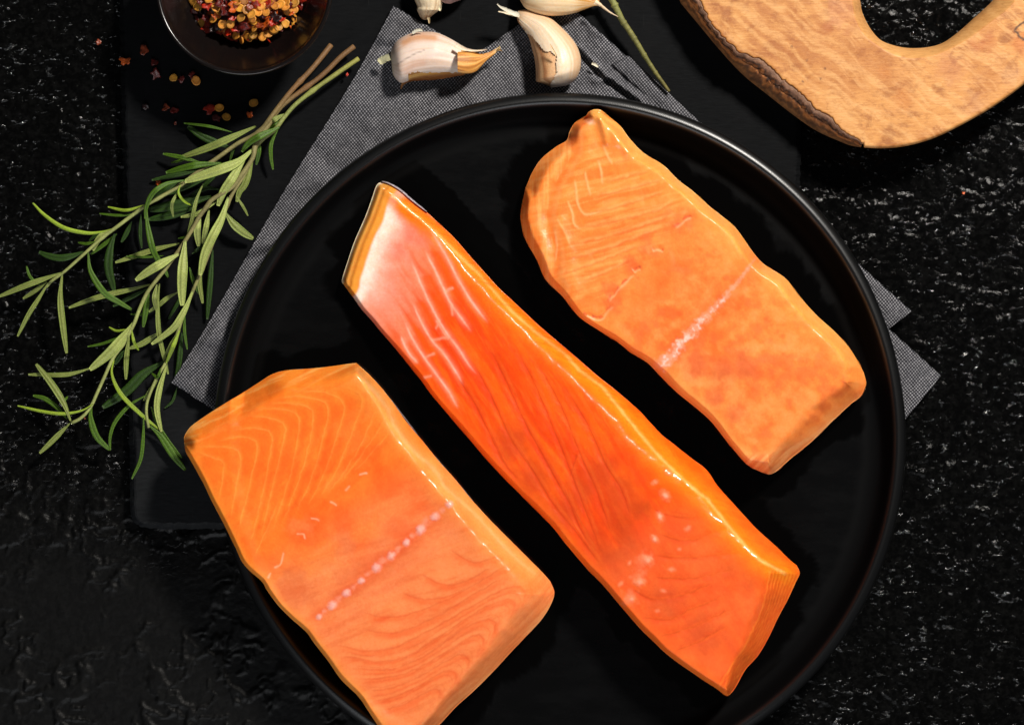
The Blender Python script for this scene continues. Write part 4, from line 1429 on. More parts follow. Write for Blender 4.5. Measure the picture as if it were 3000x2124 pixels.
# ------------------------------------------------------------------ chili seeds and flakes
def seed_mesh(name, r, rs):
    """a flattened, slightly cupped disc with a notch: 2 rings top, 1 below"""
    n = 16
    a = np.linspace(0, 2 * np.pi, n, endpoint=False)
    prof = [(0.35, 0.22), (0.7, 0.20), (0.92, 0.26), (1.0, 0.12), (0.85, -0.12)]
    sh = 1 + 0.14 * np.cos(a - 1) + 0.09 * np.cos(2 * a + rs.rand() * 6)
    sh[0] *= 1.14
    V = [[0, 0, 0.17 * r]]
    for rr, z in prof:
        for i in range(n):
            V.append([r * rr * sh[i] * math.cos(a[i]), r * rr * sh[i] * math.sin(a[i]), r * z * (1 + 0.2 * rs.rand())])
    V.append([0, 0, -0.2 * r])
    F = [[0, 1 + i, 1 + (i + 1) % n] for i in range(n)]
    for k in range(len(prof) - 1):
        for i in range(n):
            b = 1 + k * n
            F.append([b + i, b + n + i, b + n + (i + 1) % n, b + (i + 1) % n])
    b = 1 + (len(prof) - 1) * n
    F += [[b + i, len(V) - 1, b + (i + 1) % n] for i in range(n)]
    V = np.array(V)
    rad = np.hypot(V[:, 0], V[:, 1]) / r
    base = lin(232, 160, 62) * (0.8 + 0.35 * rs.rand())
    base = base * (1 - 0.3 * rs.rand()) + lin(214, 120, 40) * 0.3 * rs.rand()
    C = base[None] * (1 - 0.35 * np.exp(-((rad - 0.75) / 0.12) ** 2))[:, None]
    return V, F, C


def flake_mesh(name, r, rs, col, elong=1.0):
    """a torn, curled shard with thickness"""
    n = 13
    a = np.linspace(0, 2 * np.pi, n, endpoint=False) + rs.rand(n) * 0.25
    rad = r * (0.42 + 0.72 * rs.rand(n))
    x, y = rad * np.cos(a) * elong, rad * np.sin(a) / elong
    cu, tw = 0.35 + 0.5 * rs.rand(), rs.rand() * 3.1
    zf = lambda X, Y: cu / r * ((X * math.cos(tw) + Y * math.sin(tw)) ** 2) * 0.6 + 0.15 * X
    V, F = [], []
    for th in (0.07 * r, -0.07 * r):
        V.append([0, 0, zf(0, 0) + th + 0.08 * r * rs.randn()])
        for f in (0.5, 1.0):
            for i in range(n):
                V.append([x[i] * f, y[i] * f, zf(x[i] * f, y[i] * f) + th + 0.09 * r * rs.randn() * (0.6 if f == 1 else 1)])
    V = np.array(V)
    m = 1 + 2 * n
    V[m:] = V[:m] - [0, 0, 0.12 * r]
    for s, o in ((1, 0), (-1, m)):
        for i in range(n):
            j = (i + 1) % n
            F.append([o, o + 1 + i, o + 1 + j][::s])
            F.append([o + 1 + i, o + 1 + n + i, o + 1 + n + j, o + 1 + j][::s])
    for i in range(n):
        j = (i + 1) % n
        F.append([1 + n + i, m + 1 + n + i, m + 1 + n + j, 1 + n + j])
    C = col[None] * (0.75 + 0.5 * rs.rand(len(V)))[:, None]
    return V, F, C


RS = np.random.RandomState(5)
REDS = {'red': lin(190, 44, 16), 'dark': lin(104, 20, 12), 'orange': lin(216, 96, 30), 'brown': lin(140, 56, 24), 'vdark': lin(40, 12, 12)}
SEEDS, FLAKES = [], []
for k in range(5):
    V, F, C = seed_mesh('chili_seed', 1.0, RS)
    SEEDS.append((V, F, C))


def mk_small(name, V, F, C, mat, px, py, z, r, rot, tilt, label, cat, group=None, smooth=True):
    x, y, zz = P(px, py, z)
    me = bpy.data.meshes.new(name)
    me.from_pydata((V * r).tolist(), [], F)
    if smooth:
        me.polygons.foreach_set('use_smooth', np.ones(len(me.polygons), bool))
    at = me.attributes.new('Col', 'FLOAT_COLOR', 'POINT')
    at.data.foreach_set('color', np.c_[C, np.ones(len(C))].astype(np.float32).ravel())
    me.materials.append(mat)
    o = bpy.data.objects.new(name, me)
    o.location = (float(x), float(y), float(zz))
    o.rotation_euler = (tilt[0], tilt[1], rot)
    tag(o, label, cat, group)
    COL.objects.link(o)
    return o


def seed(px, py, z, dpx, label, group=None, tilt=(0, 0)):
    V, F, C = SEEDS[RS.randint(5)]
    C = C * (0.8 + 0.4 * RS.rand()) * np.array([1, 0.88 + 0.2 * RS.rand(), 0.8 + 0.3 * RS.rand()])
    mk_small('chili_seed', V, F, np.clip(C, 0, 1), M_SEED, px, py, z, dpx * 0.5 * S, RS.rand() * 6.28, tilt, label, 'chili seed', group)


def flake(px, py, z, dpx, c, label, group=None, tilt=(0, 0), elong=1.0, rot=None):
    V, F, C = flake_mesh('chili_flake', 1.0, RS, REDS[c], elong)
    mk_small('chili_flake', V, F, C, M_FLAKE, px, py, z, dpx * 0.56 * S, RS.rand() * 6.28 if rot is None else rot, tilt, label, 'chili flake', group)


# the heap in the bowl
k1 = K1
hc = (727.0, -40.0)
GS, GF = 'chili seeds heaped in the dark bowl', 'chili flakes heaped in the dark bowl'
LS, LF = 'pale yellow chili seed lying in the heap of flakes in the bowl', {
    'red': 'bright red dried chili flake in the bowl heap', 'dark': 'dark maroon dried chili flake in the bowl heap', 'orange': 'orange dried chili flake in the bowl heap',
    'brown': 'brown dried chili flake in the bowl heap', 'vdark': 'blackish dried chili flake in the bowl heap'}


def heap_z(px, py):
    d = math.hypot((px - hc[0]) / 182.0, (py - hc[1]) / 172.0)
    return ZS + 0.0110 + 0.0125 * max(0.0, 1 - d ** 2) ** 0.8 + 0.0015


def build_heap_base():
    n, m = 60, 60
    d = np.linspace(0.02, 0.97, n)
    a = np.linspace(0, 2 * np.pi, m, endpoint=False)
    PX = hc[0] + 176 * d[:, None] * np.cos(a)
    PY = hc[1] + 166 * d[:, None] * np.sin(a)
    Z = ZS + 0.0085 + 0.0115 * np.clip(1 - d[:, None] ** 2, 0, 1) ** 0.8 + 0.0025 * (fbm(PX / 14, PY / 14, 700, 3) - .4)
    x, y, z = P(PX, PY, Z)
    V = np.stack([x, y, z], -1).reshape(-1, 3)
    c = fbm(PX / 12, PY / 12, 705, 3).ravel()
    C = blend(np.tile(lin(60, 14, 8), (len(V), 1)), lin(170, 80, 26), sstep(0.45, 0.65, c))
    o = mesh('chili_crumbs', V, gridF(n, m, closed_m=True), M_FLAKE, col=C, smooth=False)
    tag(o, 'fine red chili crumbs packed under the seeds and flakes in the bowl', 'chili crumbs', kind='stuff')


build_heap_base()
traced_s = [(1295, 5), (1325, 50), (1445, 55), (1400, 0), (1590, 20), (1500, 165), (1352, 160), (1618, 118), (1640, 5), (1655, 70), (1695, 128), (1760, 45), (1790, 80), (1845, 45), (1920, 45), (1885, 35), (1980, 20), (1870, 185), (1918, 165), (1625, 268), (1672, 258), (1585, 240), (1700, 235), (1800, 235), (1440, 130), (1550, 165), (1930, 10), (1735, 85), (1690, 90), (1715, 190), (1765, 245), (1840, 195), (1970, 65), (1720, 0), (1610, 60), (1845, 205)]
traced_f = [(1270, 55, 'orange', 44), (1320, 120, 'dark', 34), (1395, 45, 'red', 50), (1380, 120, 'dark', 50), (1385, 205, 'red', 46), (1470, 175, 'vdark', 50), (1510, 75, 'dark', 60), (1570, 50, 'orange', 56), (1535, 225, 'red', 38), (1640, 175, 'dark', 58), (1790, 165, 'orange', 60), (1850, 115, 'vdark', 56), (1890, 130, 'red', 38), (2005, 50, 'red', 36), (1720, 25, 'red', 46), (1450, 110, 'orange', 40), (1560, 125, 'red', 40), (1745, 175, 'brown', 40), (1960, 95, 'orange', 28), (1430, 195, 'vdark', 44), (1480, 20, 'dark', 46), (1800, 20, 'red', 36), (1680, 50, 'brown', 36), (1590, 200, 'dark', 36), (1680, 265, 'red', 22), (1300, 80, 'dark', 40), (1945, 40, 'dark', 36), (1830, 150, 'red', 40), (1620, 225, 'vdark', 36), (1350, 20, 'dark', 36)]
# lower filler first
for k in range(150):
    an, d = RS.rand() * 6.283, math.sqrt(RS.rand()) * 0.98
    px, py = hc[0] + 172 * d * math.cos(an), hc[1] + 164 * d * math.sin(an)
    if py < -22:
        continue
    z = heap_z(px, py) - 0.0006 - 0.0012 * RS.rand()
    tl = (RS.randn() * 0.5, RS.randn() * 0.5)
    if RS.rand() < 0.30:
        seed(px, py, z, 24 + 6 * RS.rand(), LS, GS, tl)
    else:
        c = ['red', 'dark', 'orange', 'brown', 'vdark'][RS.randint(5)]
        flake(px, py, z + 0.0004, 26 + 26 * RS.rand(), c, LF[c], GF, tl)
for (x, y, c, w) in traced_f:
    px, py = x * k1, y * k1
    flake(px, py, heap_z(px, py) + 0.0014 + 0.0012 * RS.rand(), w * k1 * 1.35, c, LF[c], GF, (RS.randn() * 0.35, RS.randn() * 0.35))
for (x, y) in traced_s:
    px, py = x * k1, y * k1
    seed(px, py, heap_z(px, py) + 0.0016, 23 + 5 * RS.rand(), LS, GS, (RS.randn() * 0.3, RS.randn() * 0.3))

# scattered ones, on the slate and on the stone
SC = [
    ('f', 660, 283, 42, 'brown', 'small red chili flake alone on the black stone left of the slate', 0),
    ('f', 963, 340, 62, 'brown', 'round brown chili flake on slate, nearest the top left corner', ZS),
    ('f', 845, 412, 74, 'orange', 'long orange chili shard at the very left edge of the slate', ZS),
    ('f', 1032, 422, 56, 'dark', 'dark maroon chili flake on slate just left of the bowl', ZS),
    ('f', 1050, 500, 84, 'dark', 'large dark red chili flake on slate below a smaller maroon one', ZS),
    ('s', 1162, 525, 48, '', 'pale chili seed left of a dark flake under the bowl', ZS),
    ('f', 1217, 535, 56, 'dark', 'dark chili flake between two seeds under the bowl', ZS),
    ('f', 1285, 505, 60, 'dark', 'dark flake tucked behind the seed closest to the bowl', ZS),
    ('s', 1320, 540, 58, '', 'brownish chili seed nearest the bottom of the bowl', ZS),
    ('f', 980, 715, 46, 'vdark', 'blackish chili flake alone above the rosemary at left', ZS),
    ('f', 1118, 722, 56, 'brown', 'brown curled chili flake paired with a darker one on slate', ZS),
    ('f', 1170, 738, 54, 'dark', 'dark curled flake touching the right of a brown one', ZS),
    ('f', 1408, 738, 72, 'red', 'red chili flake left of two pale seeds above the rosemary', ZS),
    ('f', 1458, 795, 58, 'dark', 'dark red flake below a brighter red one above rosemary', ZS),
    ('s', 1475, 722, 54, '', 'round chili seed beside the red flake above the rosemary', ZS),
    ('s', 1525, 785, 50, '', 'wedge shaped chili seed right of the dark red flake', ZS),
    ('s', 1706, 697, 54, '', 'single orange chili seed left of the rosemary stems', ZS),
    ('f', 1682, 772, 44, 'orange', 'small orange chili flake just below a lone orange seed', ZS),
    ('f', 1180, 830, 22, 'brown', 'tiny brown chili crumb above the topmost rosemary leaf', ZS),
    ('f', 1067, 1236, 52, 'orange', 'orange chili flake lying against the dark rosemary leaf', ZS),
    ('f', 2334, 502, 26, 'red', 'tiny red chili crumb at the left edge of the napkin', ZS + 0.003),
    ('f', 570, 2811, 16, 'brown', 'tiny rusty crumb under the lowest rosemary sprig', 0),
]
for (k, x, y, w, c, lab, z) in SC:
    if k == 's':
        seed(x * k1, y * k1, z + 0.0009, w * k1 * 1.08, lab)
    else:
        flake(x * k1, y * k1, z + 0.0006, w * k1, c, lab, tilt=(RS.randn() * 0.15, RS.randn() * 0.15), elong=1.25 if 'long' in lab or 'large' in lab else 1.0, rot=-0.2 if 'long' in lab else None)
flake(2823, 566, 0.0006, 9, 'orange', 'tiny orange chili crumb on the black stone right of the plate')

# ------------------------------------------------------------------ rosemary
G_U, G_UB, G_T, G_TD, G_B = lin(150, 162, 82), lin(190, 202, 112), lin(84, 120, 26), lin(48, 78, 20), lin(168, 196, 60)
G_EDGE = lin(120, 164, 58)


def leaf(parent, pts, wpx, kind, z0, z1, z2):
    """narrow rosemary leaf: base, ..., tip in px; kind u/ub pale underside with midrib, t/td green top, b side-on"""
    n, m = 30, 11
    c = catmull(pts, n)
    t = np.gradient(c, axis=0)
    t /= np.hypot(*t.T)[:, None]
    nr = np.stack([t[:, 1], -t[:, 0]], 1)
    s = np.linspace(0, 1, n)
    w = wpx * 0.5 * np.minimum(1, (np.sin(np.pi * np.clip(s * 0.93 + 0.045, 0, 1)) ** 0.42)) * (0.55 + 0.45 * sstep(0, 0.45, s))
    w = np.maximum(w, 0.6)
    v = np.linspace(-1, 1, m)
    zc = np.where(s < 0.5, z0 + (z1 - z0) * s * 2, z1 + (z2 - z1) * (s * 2 - 1))
    wid = w[:, None] * np.sin(v * np.pi / 2)[None]
    QX = c[:, 0][:, None] + nr[:, 0][:, None] * wid
    QY = c[:, 1][:, None] + nr[:, 1][:, None] * wid
    half = w[:, None] * S
    if kind in ('u', 'ub'):
        pz = 0.28 * np.abs(v) ** 3 + 0.26 * np.exp(-(v / 0.2) ** 2) - 0.10 * np.exp(-((np.abs(v) - 0.35) / 0.14) ** 2) - 0.5 * (np.abs(v) > 0.95)
        mid, edge = (G_UB if kind == 'ub' else G_U), G_EDGE
        cw = np.abs(v) ** 5
        C = mid[None] * (1 - cw[:, None]) + edge[None] * cw[:, None]
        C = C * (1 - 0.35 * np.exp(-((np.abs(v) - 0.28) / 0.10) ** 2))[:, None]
    elif kind in ('t', 'td'):
        pz = 0.55 * np.sqrt(np.clip(1 - v ** 2, 0, 1)) - 0.22 * np.exp(-(v / 0.14) ** 2)
        mid = G_T if kind == 't' else G_TD
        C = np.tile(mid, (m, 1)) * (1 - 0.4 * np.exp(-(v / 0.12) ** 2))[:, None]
        C = C * (1 - 0.0 * v[:, None])
    else:
        pz = 0.6 * np.sqrt(np.clip(1 - v ** 2, 0, 1))
        C = G_B[None] * (1 - 0.3 * (v[:, None] > 0.2))
    Z = zc[:, None] + half * pz[None]
    x, y, z = P(QX, QY, Z)
    top = np.stack([x, y, z], -1).reshape(-1, 3)
    zb = zc[:, None] - half * (0.35 * np.sqrt(np.clip(1 - v ** 2, 0, 1)) + 0.05)[None]
    x, y, z = P(QX, QY, zb)
    bot = np.stack([x, y, z], -1).reshape(-1, 3)
    V = np.vstack([top, bot])
    Ct = np.tile(C[None], (n, 1, 1))
    tipf = (0.92 + 0.2 * fbm(s * 9 + wpx, s * 0 + c[0, 0], 800, 3))[:, None, None]
    Ct = (Ct * tipf).reshape(-1, 3)
    Cb = np.tile(G_T, (n * m, 1))
    F1 = gridF(n, m)
    F2 = gridF(n, m, base=n * m)[:, ::-1]
    idx = np.arange(n * m).reshape(n, m)
    loop = np.r_[idx[:, 0], idx[-1, 1:], idx[::-1, -1][1:], idx[0, ::-1][1:-1]]
    F3 = np.stack([loop, np.roll(loop, -1), np.roll(loop, -1) + n * m, loop + n * m], 1)[:, ::-1]
    F = np.vstack([F1, F2, F3])
    if np.cross(V[F[5, 1]] - V[F[5, 0]], V[F[5, 2]] - V[F[5, 0]])[2] < 0:
        F = F[:, ::-1]
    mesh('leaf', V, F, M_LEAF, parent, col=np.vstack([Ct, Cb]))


def stem(parent, pts, zs, r0, r1, cols, name='stem', sides=12):
    n = 110
    c = catmull([(p[0], p[1], z * 1e4) for p, z in zip(pts, zs)], n)
    x, y, z = P(c[:, 0], c[:, 1], c[:, 2] / 1e4)
    s = np.linspace(0, 1, n)
    r = (r0 + (r1 - r0) * s) * S * (1 + 0.16 * (fbm(s * 30, s * 0 + r0, 820, 3) - .5))
    for kn in (0.13, 0.3, 0.46, 0.62, 0.8):
        r = r * (1 + 0.28 * np.exp(-((s - kn) / 0.008) ** 2))
    V, F = tube(np.stack([x, y, z], 1), r, sides)
    ci = s * (len(cols) - 1)
    i0 = np.minimum(ci.astype(int), len(cols) - 2)
    cc = np.array(cols)[i0] * (1 - (ci - i0))[:, None] + np.array(cols)[i0 + 1] * (ci - i0)[:, None]
    nz = fbm(s * 40, s * 0 + 2, 824, 3)
    cc = cc * (0.7 + 0.6 * nz)[:, None]
    C = np.vstack([np.repeat(cc, sides, 0), cc[:1], cc[-1:]])
    mesh(name, V, F, M_STEM, parent, col=C)


qA = lambda p: [(x * k1, y * k1) for x, y in p]
qB = lambda p: [(x * k1, 500 + y * k1) for x, y in p]
qC = lambda p: [(x * k1, 1000 + y * k1) for x, y in p]
SB, SG, SY = lin(124, 90, 54), lin(150, 142, 90), lin(170, 178, 104)
r1 = thing('rosemary_sprig', 'rosemary sprig whose leafy branch reaches farthest left onto the stone', 'rosemary', (-0.17, 0.06, ZS))
r2 = thing('rosemary_sprig', 'middle rosemary sprig ending in a forked tip at lower left', 'rosemary', (-0.15, 0.03, ZS))
r3 = thing('rosemary_sprig', 'green stemmed rosemary sprig nearest the napkin, tip hanging onto the slate', 'rosemary', (-0.13, 0.03, ZS))
zz = ZS
stem(r1, qA([(2225, 305), (2100, 460), (1960, 610), (1850, 750), (1760, 870), (1690, 920), (1600, 965), (1480, 1050), (1300, 1180), (1200, 1255), (1000, 1370), (900, 1440), (780, 1530)]) + qB([(690, 450), (600, 530), (500, 620), (420, 690), (350, 740), (310, 785)]),
     [zz + .005, zz + .008, zz + .010, zz + .011, zz + .011, zz + .010, zz + .009, zz + .009, zz + .010, zz + .010, zz + .009, zz + .008, zz + .007, zz + .006, zz + .005, zz + .004, zz + .003, zz + .002, zz + .002], 8.0, 4.0, [SB, SB * 1.1, SG, SG, SY, SY, SY])
stem(r2, qA([(2380, 314), (2290, 385), (2150, 520), (1900, 710), (1800, 850), (1720, 960), (1700, 1060), (1620, 1180), (1560, 1260), (1430, 1340)]) + qB([(1400, 230), (1340, 310), (1290, 400), (1200, 540), (1080, 700), (990, 820), (930, 950), (900, 1030), (830, 1160), (760, 1260), (700, 1390), (650, 1500)]) + qC([(620, 420), (580, 480), (530, 525), (478, 548)]),
     list(np.linspace(zz + .006, zz + .013, 7)) + list(np.linspace(zz + .013, zz + .010, 8)) + list(np.linspace(zz + .009, zz + .003, 11)), 7.6, 4.6, [SB * 0.9, SB, SG, SG * .9, SG, SY, SY, SY * 1.1])
stem(r3, qA([(2410, 396), (2330, 450), (2230, 520), (2130, 590), (1990, 700), (1910, 790), (1850, 870), (1740, 960), (1700, 1040), (1650, 1160)]) + qB([(1560, 160), (1500, 300), (1440, 460), (1370, 640), (1300, 800), (1230, 980), (1180, 1130), (1130, 1260), (1050, 1400), (1000, 1520)]) + qC([(985, 430), (985, 500), (1000, 580)]),
     list(np.linspace(zz + .006, zz + .012, 7)) + list(np.linspace(zz + .010, zz + .008, 8)) + list(np.linspace(zz + .007, zz + .004, 8)), 6.8, 4.2, [lin(150, 146, 70), lin(140, 150, 78), SG, SG, SY * .9, SY])

LV = [  # sprig, crop, points, width(crop px), kind, layer (0 low .. 3 high)
    (1, 'A', [(1560, 890), (1400, 850), (1235, 830)], 24, 't', 1), (1, 'A', [(1560, 1000), (1380, 930), (1260, 852)], 62, 'td', 0), (1, 'A', [(1720, 850), (1480, 960), (1330, 1020), (1215, 1058)], 62, 'u', 2),
    (1, 'A', [(1350, 1095), (1220, 1060), (1095, 1035)], 38, 't', 1), (1, 'A', [(1490, 1098), (1300, 1115), (1115, 1162)], 56, 't', 2), (1, 'A', [(1290, 1050), (1200, 1085), (1148, 1095)], 24, 't', 0),
    (1, 'A', [(1330, 1150), (1150, 1185), (1020, 1212)], 38, 'td', 0), (2, 'A', [(1700, 1005), (1600, 1090), (1480, 1140), (1240, 1222)], 84, 'ub', 3), (3, 'A', [(1880, 855), (1740, 920), (1670, 965), (1625, 1022)], 56, 't', 3),
    (3, 'A', [(1872, 860), (1825, 960), (1820, 1050), (1835, 1142)], 34, 't', 1), (2, 'A', [(1592, 925), (1565, 1010), (1545, 1082)], 26, 't', 1), (3, 'A', [(1745, 940), (1738, 1030), (1722, 1108)], 38, 't', 1),
    (3, 'A', [(1650, 1060), (1560, 1200), (1500, 1290), (1465, 1385)], 72, 'ub', 3), (3, 'A', [(1700, 1060), (1650, 1230), (1610, 1290), (1592, 1358)], 56, 'u', 1), (3, 'A', [(1690, 1090), (1620, 1200), (1575, 1290)], 46, 'td', 0),
    (3, 'A', [(1590, 1320), (1640, 1400), (1667, 1452)], 22, 'u', 1), (3, 'B', [(1535, 180), (1490, 320), (1430, 440), (1375, 560), (1345, 705)], 76, 'ub', 3), (3, 'B', [(1515, 285), (1570, 360), (1640, 420), (1702, 458)], 68, 'u', 1),
    (2, 'B', [(1365, 90), (1320, 200), (1290, 330), (1258, 445)], 32, 'u', 2), (1, 'B', [(1245, 65), (1120, 90), (1030, 150), (985, 240), (975, 325)], 42, 't', 3), (1, 'B', [(1215, 85), (1200, 150), (1235, 205), (1290, 237)], 22, 'b', 2),
    (1, 'B', [(1205, 130), (1165, 200), (1155, 250), (1165, 312)], 28, 'u', 2), (1, 'B', [(975, 230), (850, 268), (725, 245)], 27, 'b', 2), (1, 'B', [(930, 290), (800, 302), (668, 290)], 22, 't', 1),
    (2, 'B', [(1420, 175), (1200, 230), (1005, 265)], 96, 'td', 0), (2, 'B', [(1310, 250), (1150, 300), (1000, 330)], 66, 'td', 0), (1, 'B', [(985, 250), (990, 360), (1030, 540), (1090, 640), (1132, 718)], 52, 't', 2),
    (2, 'B', [(1450, 215), (1400, 245), (1330, 290), (1215, 312)], 40, 'ub', 2), (2, 'B', [(1345, 270), (1325, 400), (1335, 510)], 58, 'ub', 2), (2, 'B', [(1405, 265), (1385, 380), (1362, 495)], 46, 'ub', 1),
    (1, 'B', [(780, 385), (690, 412), (580, 420), (430, 385), (300, 300), (220, 218)], 34, 'b', 2), (1, 'B', [(775, 395), (690, 435), (650, 480), (625, 538)], 52, 'ub', 2), (1, 'B', [(785, 425), (700, 495), (610, 562)], 36, 't', 0),
    (1, 'B', [(885, 345), (850, 420), (815, 482)], 40, 'td', 0), (1, 'B', [(948, 295), (942, 420), (952, 522)], 30, 'td', 0), (1, 'B', [(650, 478), (580, 492), (525, 484)], 26, 't', 1),
    (1, 'B', [(700, 418), (640, 440), (600, 472)], 28, 'td', 0), (1, 'B', [(565, 545), (480, 575), (400, 588), (320, 572), (262, 548)], 58, 'td', 1), (1, 'B', [(772, 425), (738, 540), (730, 660), (768, 812)], 72, 'td', 1),
    (2, 'B', [(1205, 490), (1080, 520), (980, 550), (775, 618)], 46, 'u', 0), (2, 'B', [(1100, 572), (980, 582), (848, 575)], 20, 't', 0), (1, 'B', [(592, 550), (610, 680), (700, 820), (800, 885), (884, 934)], 52, 't', 2),
    (2, 'B', [(1205, 560), (1130, 600), (1010, 670), (912, 738)], 74, 'ub', 3), (3, 'B', [(1245, 470), (1230, 620), (1222, 780), (1225, 908)], 84, 'ub', 3), (1, 'B', [(420, 685), (320, 720), (180, 770), (-10, 848)], 48, 'u', 2),
    (1, 'B', [(270, 770), (225, 740), (195, 700), (178, 642)], 26, 't', 1), (1, 'B', [(315, 748), (230, 812), (155, 860)], 36, 'u', 1), (1, 'B', [(325, 755), (260, 860), (190, 970), (118, 1114)], 38, 'u', 2),
    (1, 'B', [(418, 700), (405, 860), (425, 1060), (448, 1228)], 54, 'u', 2), (2, 'B', [(1010, 765), (880, 800), (740, 830), (600, 870), (462, 922)], 46, 'u', 2), (2, 'B', [(1000, 790), (880, 850), (760, 912)], 40, 'td', 0),
    (2, 'B', [(1000, 790), (985, 900), (962, 1052)], 48, 't', 1), (2, 'B', [(1055, 765), (1038, 860), (1058, 952)], 40, 'u', 2), (3, 'B', [(1195, 818), (1120, 860), (1060, 910), (1000, 948)], 38, 'u', 1), (3, 'B', [(1050, 930), (960, 965), (878, 965)], 24, 't', 0),
    (3, 'B', [(1295, 810), (1250, 920), (1180, 1040), (1100, 1110), (1018, 1166)], 56, 'ub', 2), (3, 'B', [(1072, 760), (1060, 900), (1070, 1100), (1130, 1368)], 40, 'u', 1), (3, 'B', [(1272, 650), (1300, 740), (1340, 832)], 36, 't', 1),
    (3, 'B', [(1350, 590), (1340, 740), (1362, 892)], 42, 'u', 1), (3, 'B', [(1430, 530), (1415, 720), (1392, 1000)], 46, 'td', 0), (3, 'B', [(1242, 960), (1240, 1080), (1258, 1202)], 26, 't', 1), (3, 'B', [(1210, 1070), (1160, 1190), (1118, 1292)], 36, 'b', 2),
    (2, 'B', [(900, 1020), (850, 1090), (740, 1220), (603, 1338)], 84, 'ub', 3), (2, 'B', [(855, 1065), (785, 1078), (732, 1052)], 22, 'b', 1), (2, 'B', [(840, 1105), (700, 1160), (588, 1183)], 24, 't', 1), (2, 'B', [(885, 1070), (900, 1150), (932, 1208)], 26, 'b', 2),
    (2, 'B', [(868, 1110), (850, 1260), (846, 1403)], 42, 'u', 1), (3, 'B', [(1075, 1085), (960, 1160), (870, 1195)], 48, 'u', 0), (2, 'B', [(615, 1325), (520, 1355), (420, 1372), (190, 1370)], 38, 'u', 1),
    (3, 'B', [(1105, 1280), (960, 1370), (850, 1480), (690, 1592)], 84, 'td', 0), (2, 'C', [(768, 118), (752, 220), (810, 350), (930, 475), (1068, 592)], 36, 'b', 2), (2, 'C', [(475, 535), (430, 420), (350, 290), (242, 152)], 56, 'u', 2),
    (2, 'C', [(450, 520), (380, 440), (300, 385), (222, 364)], 42, 't', 1), (2, 'C', [(625, 420), (550, 465), (420, 487), (280, 470), (118, 433)], 28, 'b', 2), (2, 'C', [(425, 410), (440, 390), (456, 370)], 20, 't', 1),
    (2, 'C', [(470, 550), (400, 620), (330, 690), (266, 752)], 44, 'u', 1), (2, 'C', [(615, 430), (610, 520), (650, 640), (738, 730)], 54, 't', 1), (3, 'C', [(990, 358), (870, 430), (775, 540), (740, 640), (740, 732)], 32, 't', 1),
    (3, 'C', [(965, 510), (962, 640), (945, 790), (886, 924)], 32, 't', 2), (3, 'C', [(1120, 160), (1070, 330), (1055, 460), (1085, 608)], 52, 'ub', 2), (3, 'C', [(1015, 440), (1060, 560), (1130, 670), (1222, 785)], 34, 't', 0),
    (3, 'C', [(1005, 565), (1080, 640), (1160, 760), (1247, 865)], 58, 't', 1), (3, 'C', [(1190, 310), (1160, 400), (1106, 450)], 22, 'td', 0), (3, 'B', [(1222, 1090), (1205, 1280), (1180, 1405)], 44, 'td', 0),
    (2, 'B', [(1310, 430), (1250, 448), (1198, 456)], 20, 't', 1), (2, 'C', [(845, 55), (810, 95), (772, 155)], 42, 'td', 0), (3, 'A', [(1912, 768), (1840, 810), (1785, 870)], 44, 'u', 2),
    (3, 'A', [(1915, 790), (1860, 840), (1780, 890)], 36, 't', 2), (2, 'B', [(1380, 60), (1250, 110), (1130, 160)], 44, 'td', 0), (3, 'B', [(1480, 130), (1380, 120), (1260, 190)], 40, 'td', 0), (3, 'B', [(1290, 560), (1330, 530), (1380, 490)], 30, 'td', 0),
    (1, 'B', [(1190, 80), (1120, 130), (1040, 190)], 50, 'td', 1), (2, 'A', [(1500, 1100), (1420, 1200), (1330, 1290)], 40, 'td', 0), (3, 'B', [(1190, 1090), (1160, 1150), (1100, 1260)], 30, 'u', 1),
    (2, 'B', [(1240, 800), (1190, 900), (1130, 1000)], 30, 'td', 0), (3, 'C', [(1080, 180), (1060, 240), (1020, 215)], 24, 't', 1), (3, 'C', [(1060, 260), (1010, 330), (965, 400)], 34, 'u', 1),
]
lay = {0: (0.0035, 0.0025, 0.0018), 1: (0.007, 0.006, 0.004), 2: (0.010, 0.010, 0.0065), 3: (0.012, 0.0135, 0.011)}
for k, (sp, cp, pts, w, kd, ly) in enumerate(LV):
    f = {'A': qA, 'B': qB, 'C': qC}[cp]
    q = f(pts)
    zl = lay[ly]
    low = 0.45 if (q[-1][0] < 340 or q[-1][1] > 1100) else 1.0
    leaf({1: r1, 2: r2, 3: r3}[sp], q, w * k1 * 0.82, kd, ZS + zl[0] * (0.6 if low < 1 else 1) + 0.0004 * (k % 3), ZS + zl[1] * (low + .1) + 0.0004 * (k % 3), ZS + zl[2] * low + 0.0003 * (k % 2))

# bare stem at the top right
r4 = thing('bare_herb_twig', 'thin bare green stem leaning from top edge to the napkin, right of garlic', 'stem', (0.045, 0.13, ZS))
D1 = 600 / 2294.0
stem(r4, [(1450 + x * D1, y * D1) for x, y in [(1260, -90), (1320, 20), (1370, 120), (1430, 240), (1500, 340), (1600, 500), (1690, 650), (1800, 820), (1880, 930), (1950, 1030)]],
     [ZS + .009, ZS + .009, ZS + .0085, ZS + .008, ZS + .0075, ZS + .007, ZS + .0065, ZS + .006, ZS + .0055, ZS + .005], 10.0, 5.0, [lin(140, 146, 82), lin(128, 124, 66), lin(120, 118, 58), lin(116, 106, 52)], sides=12)


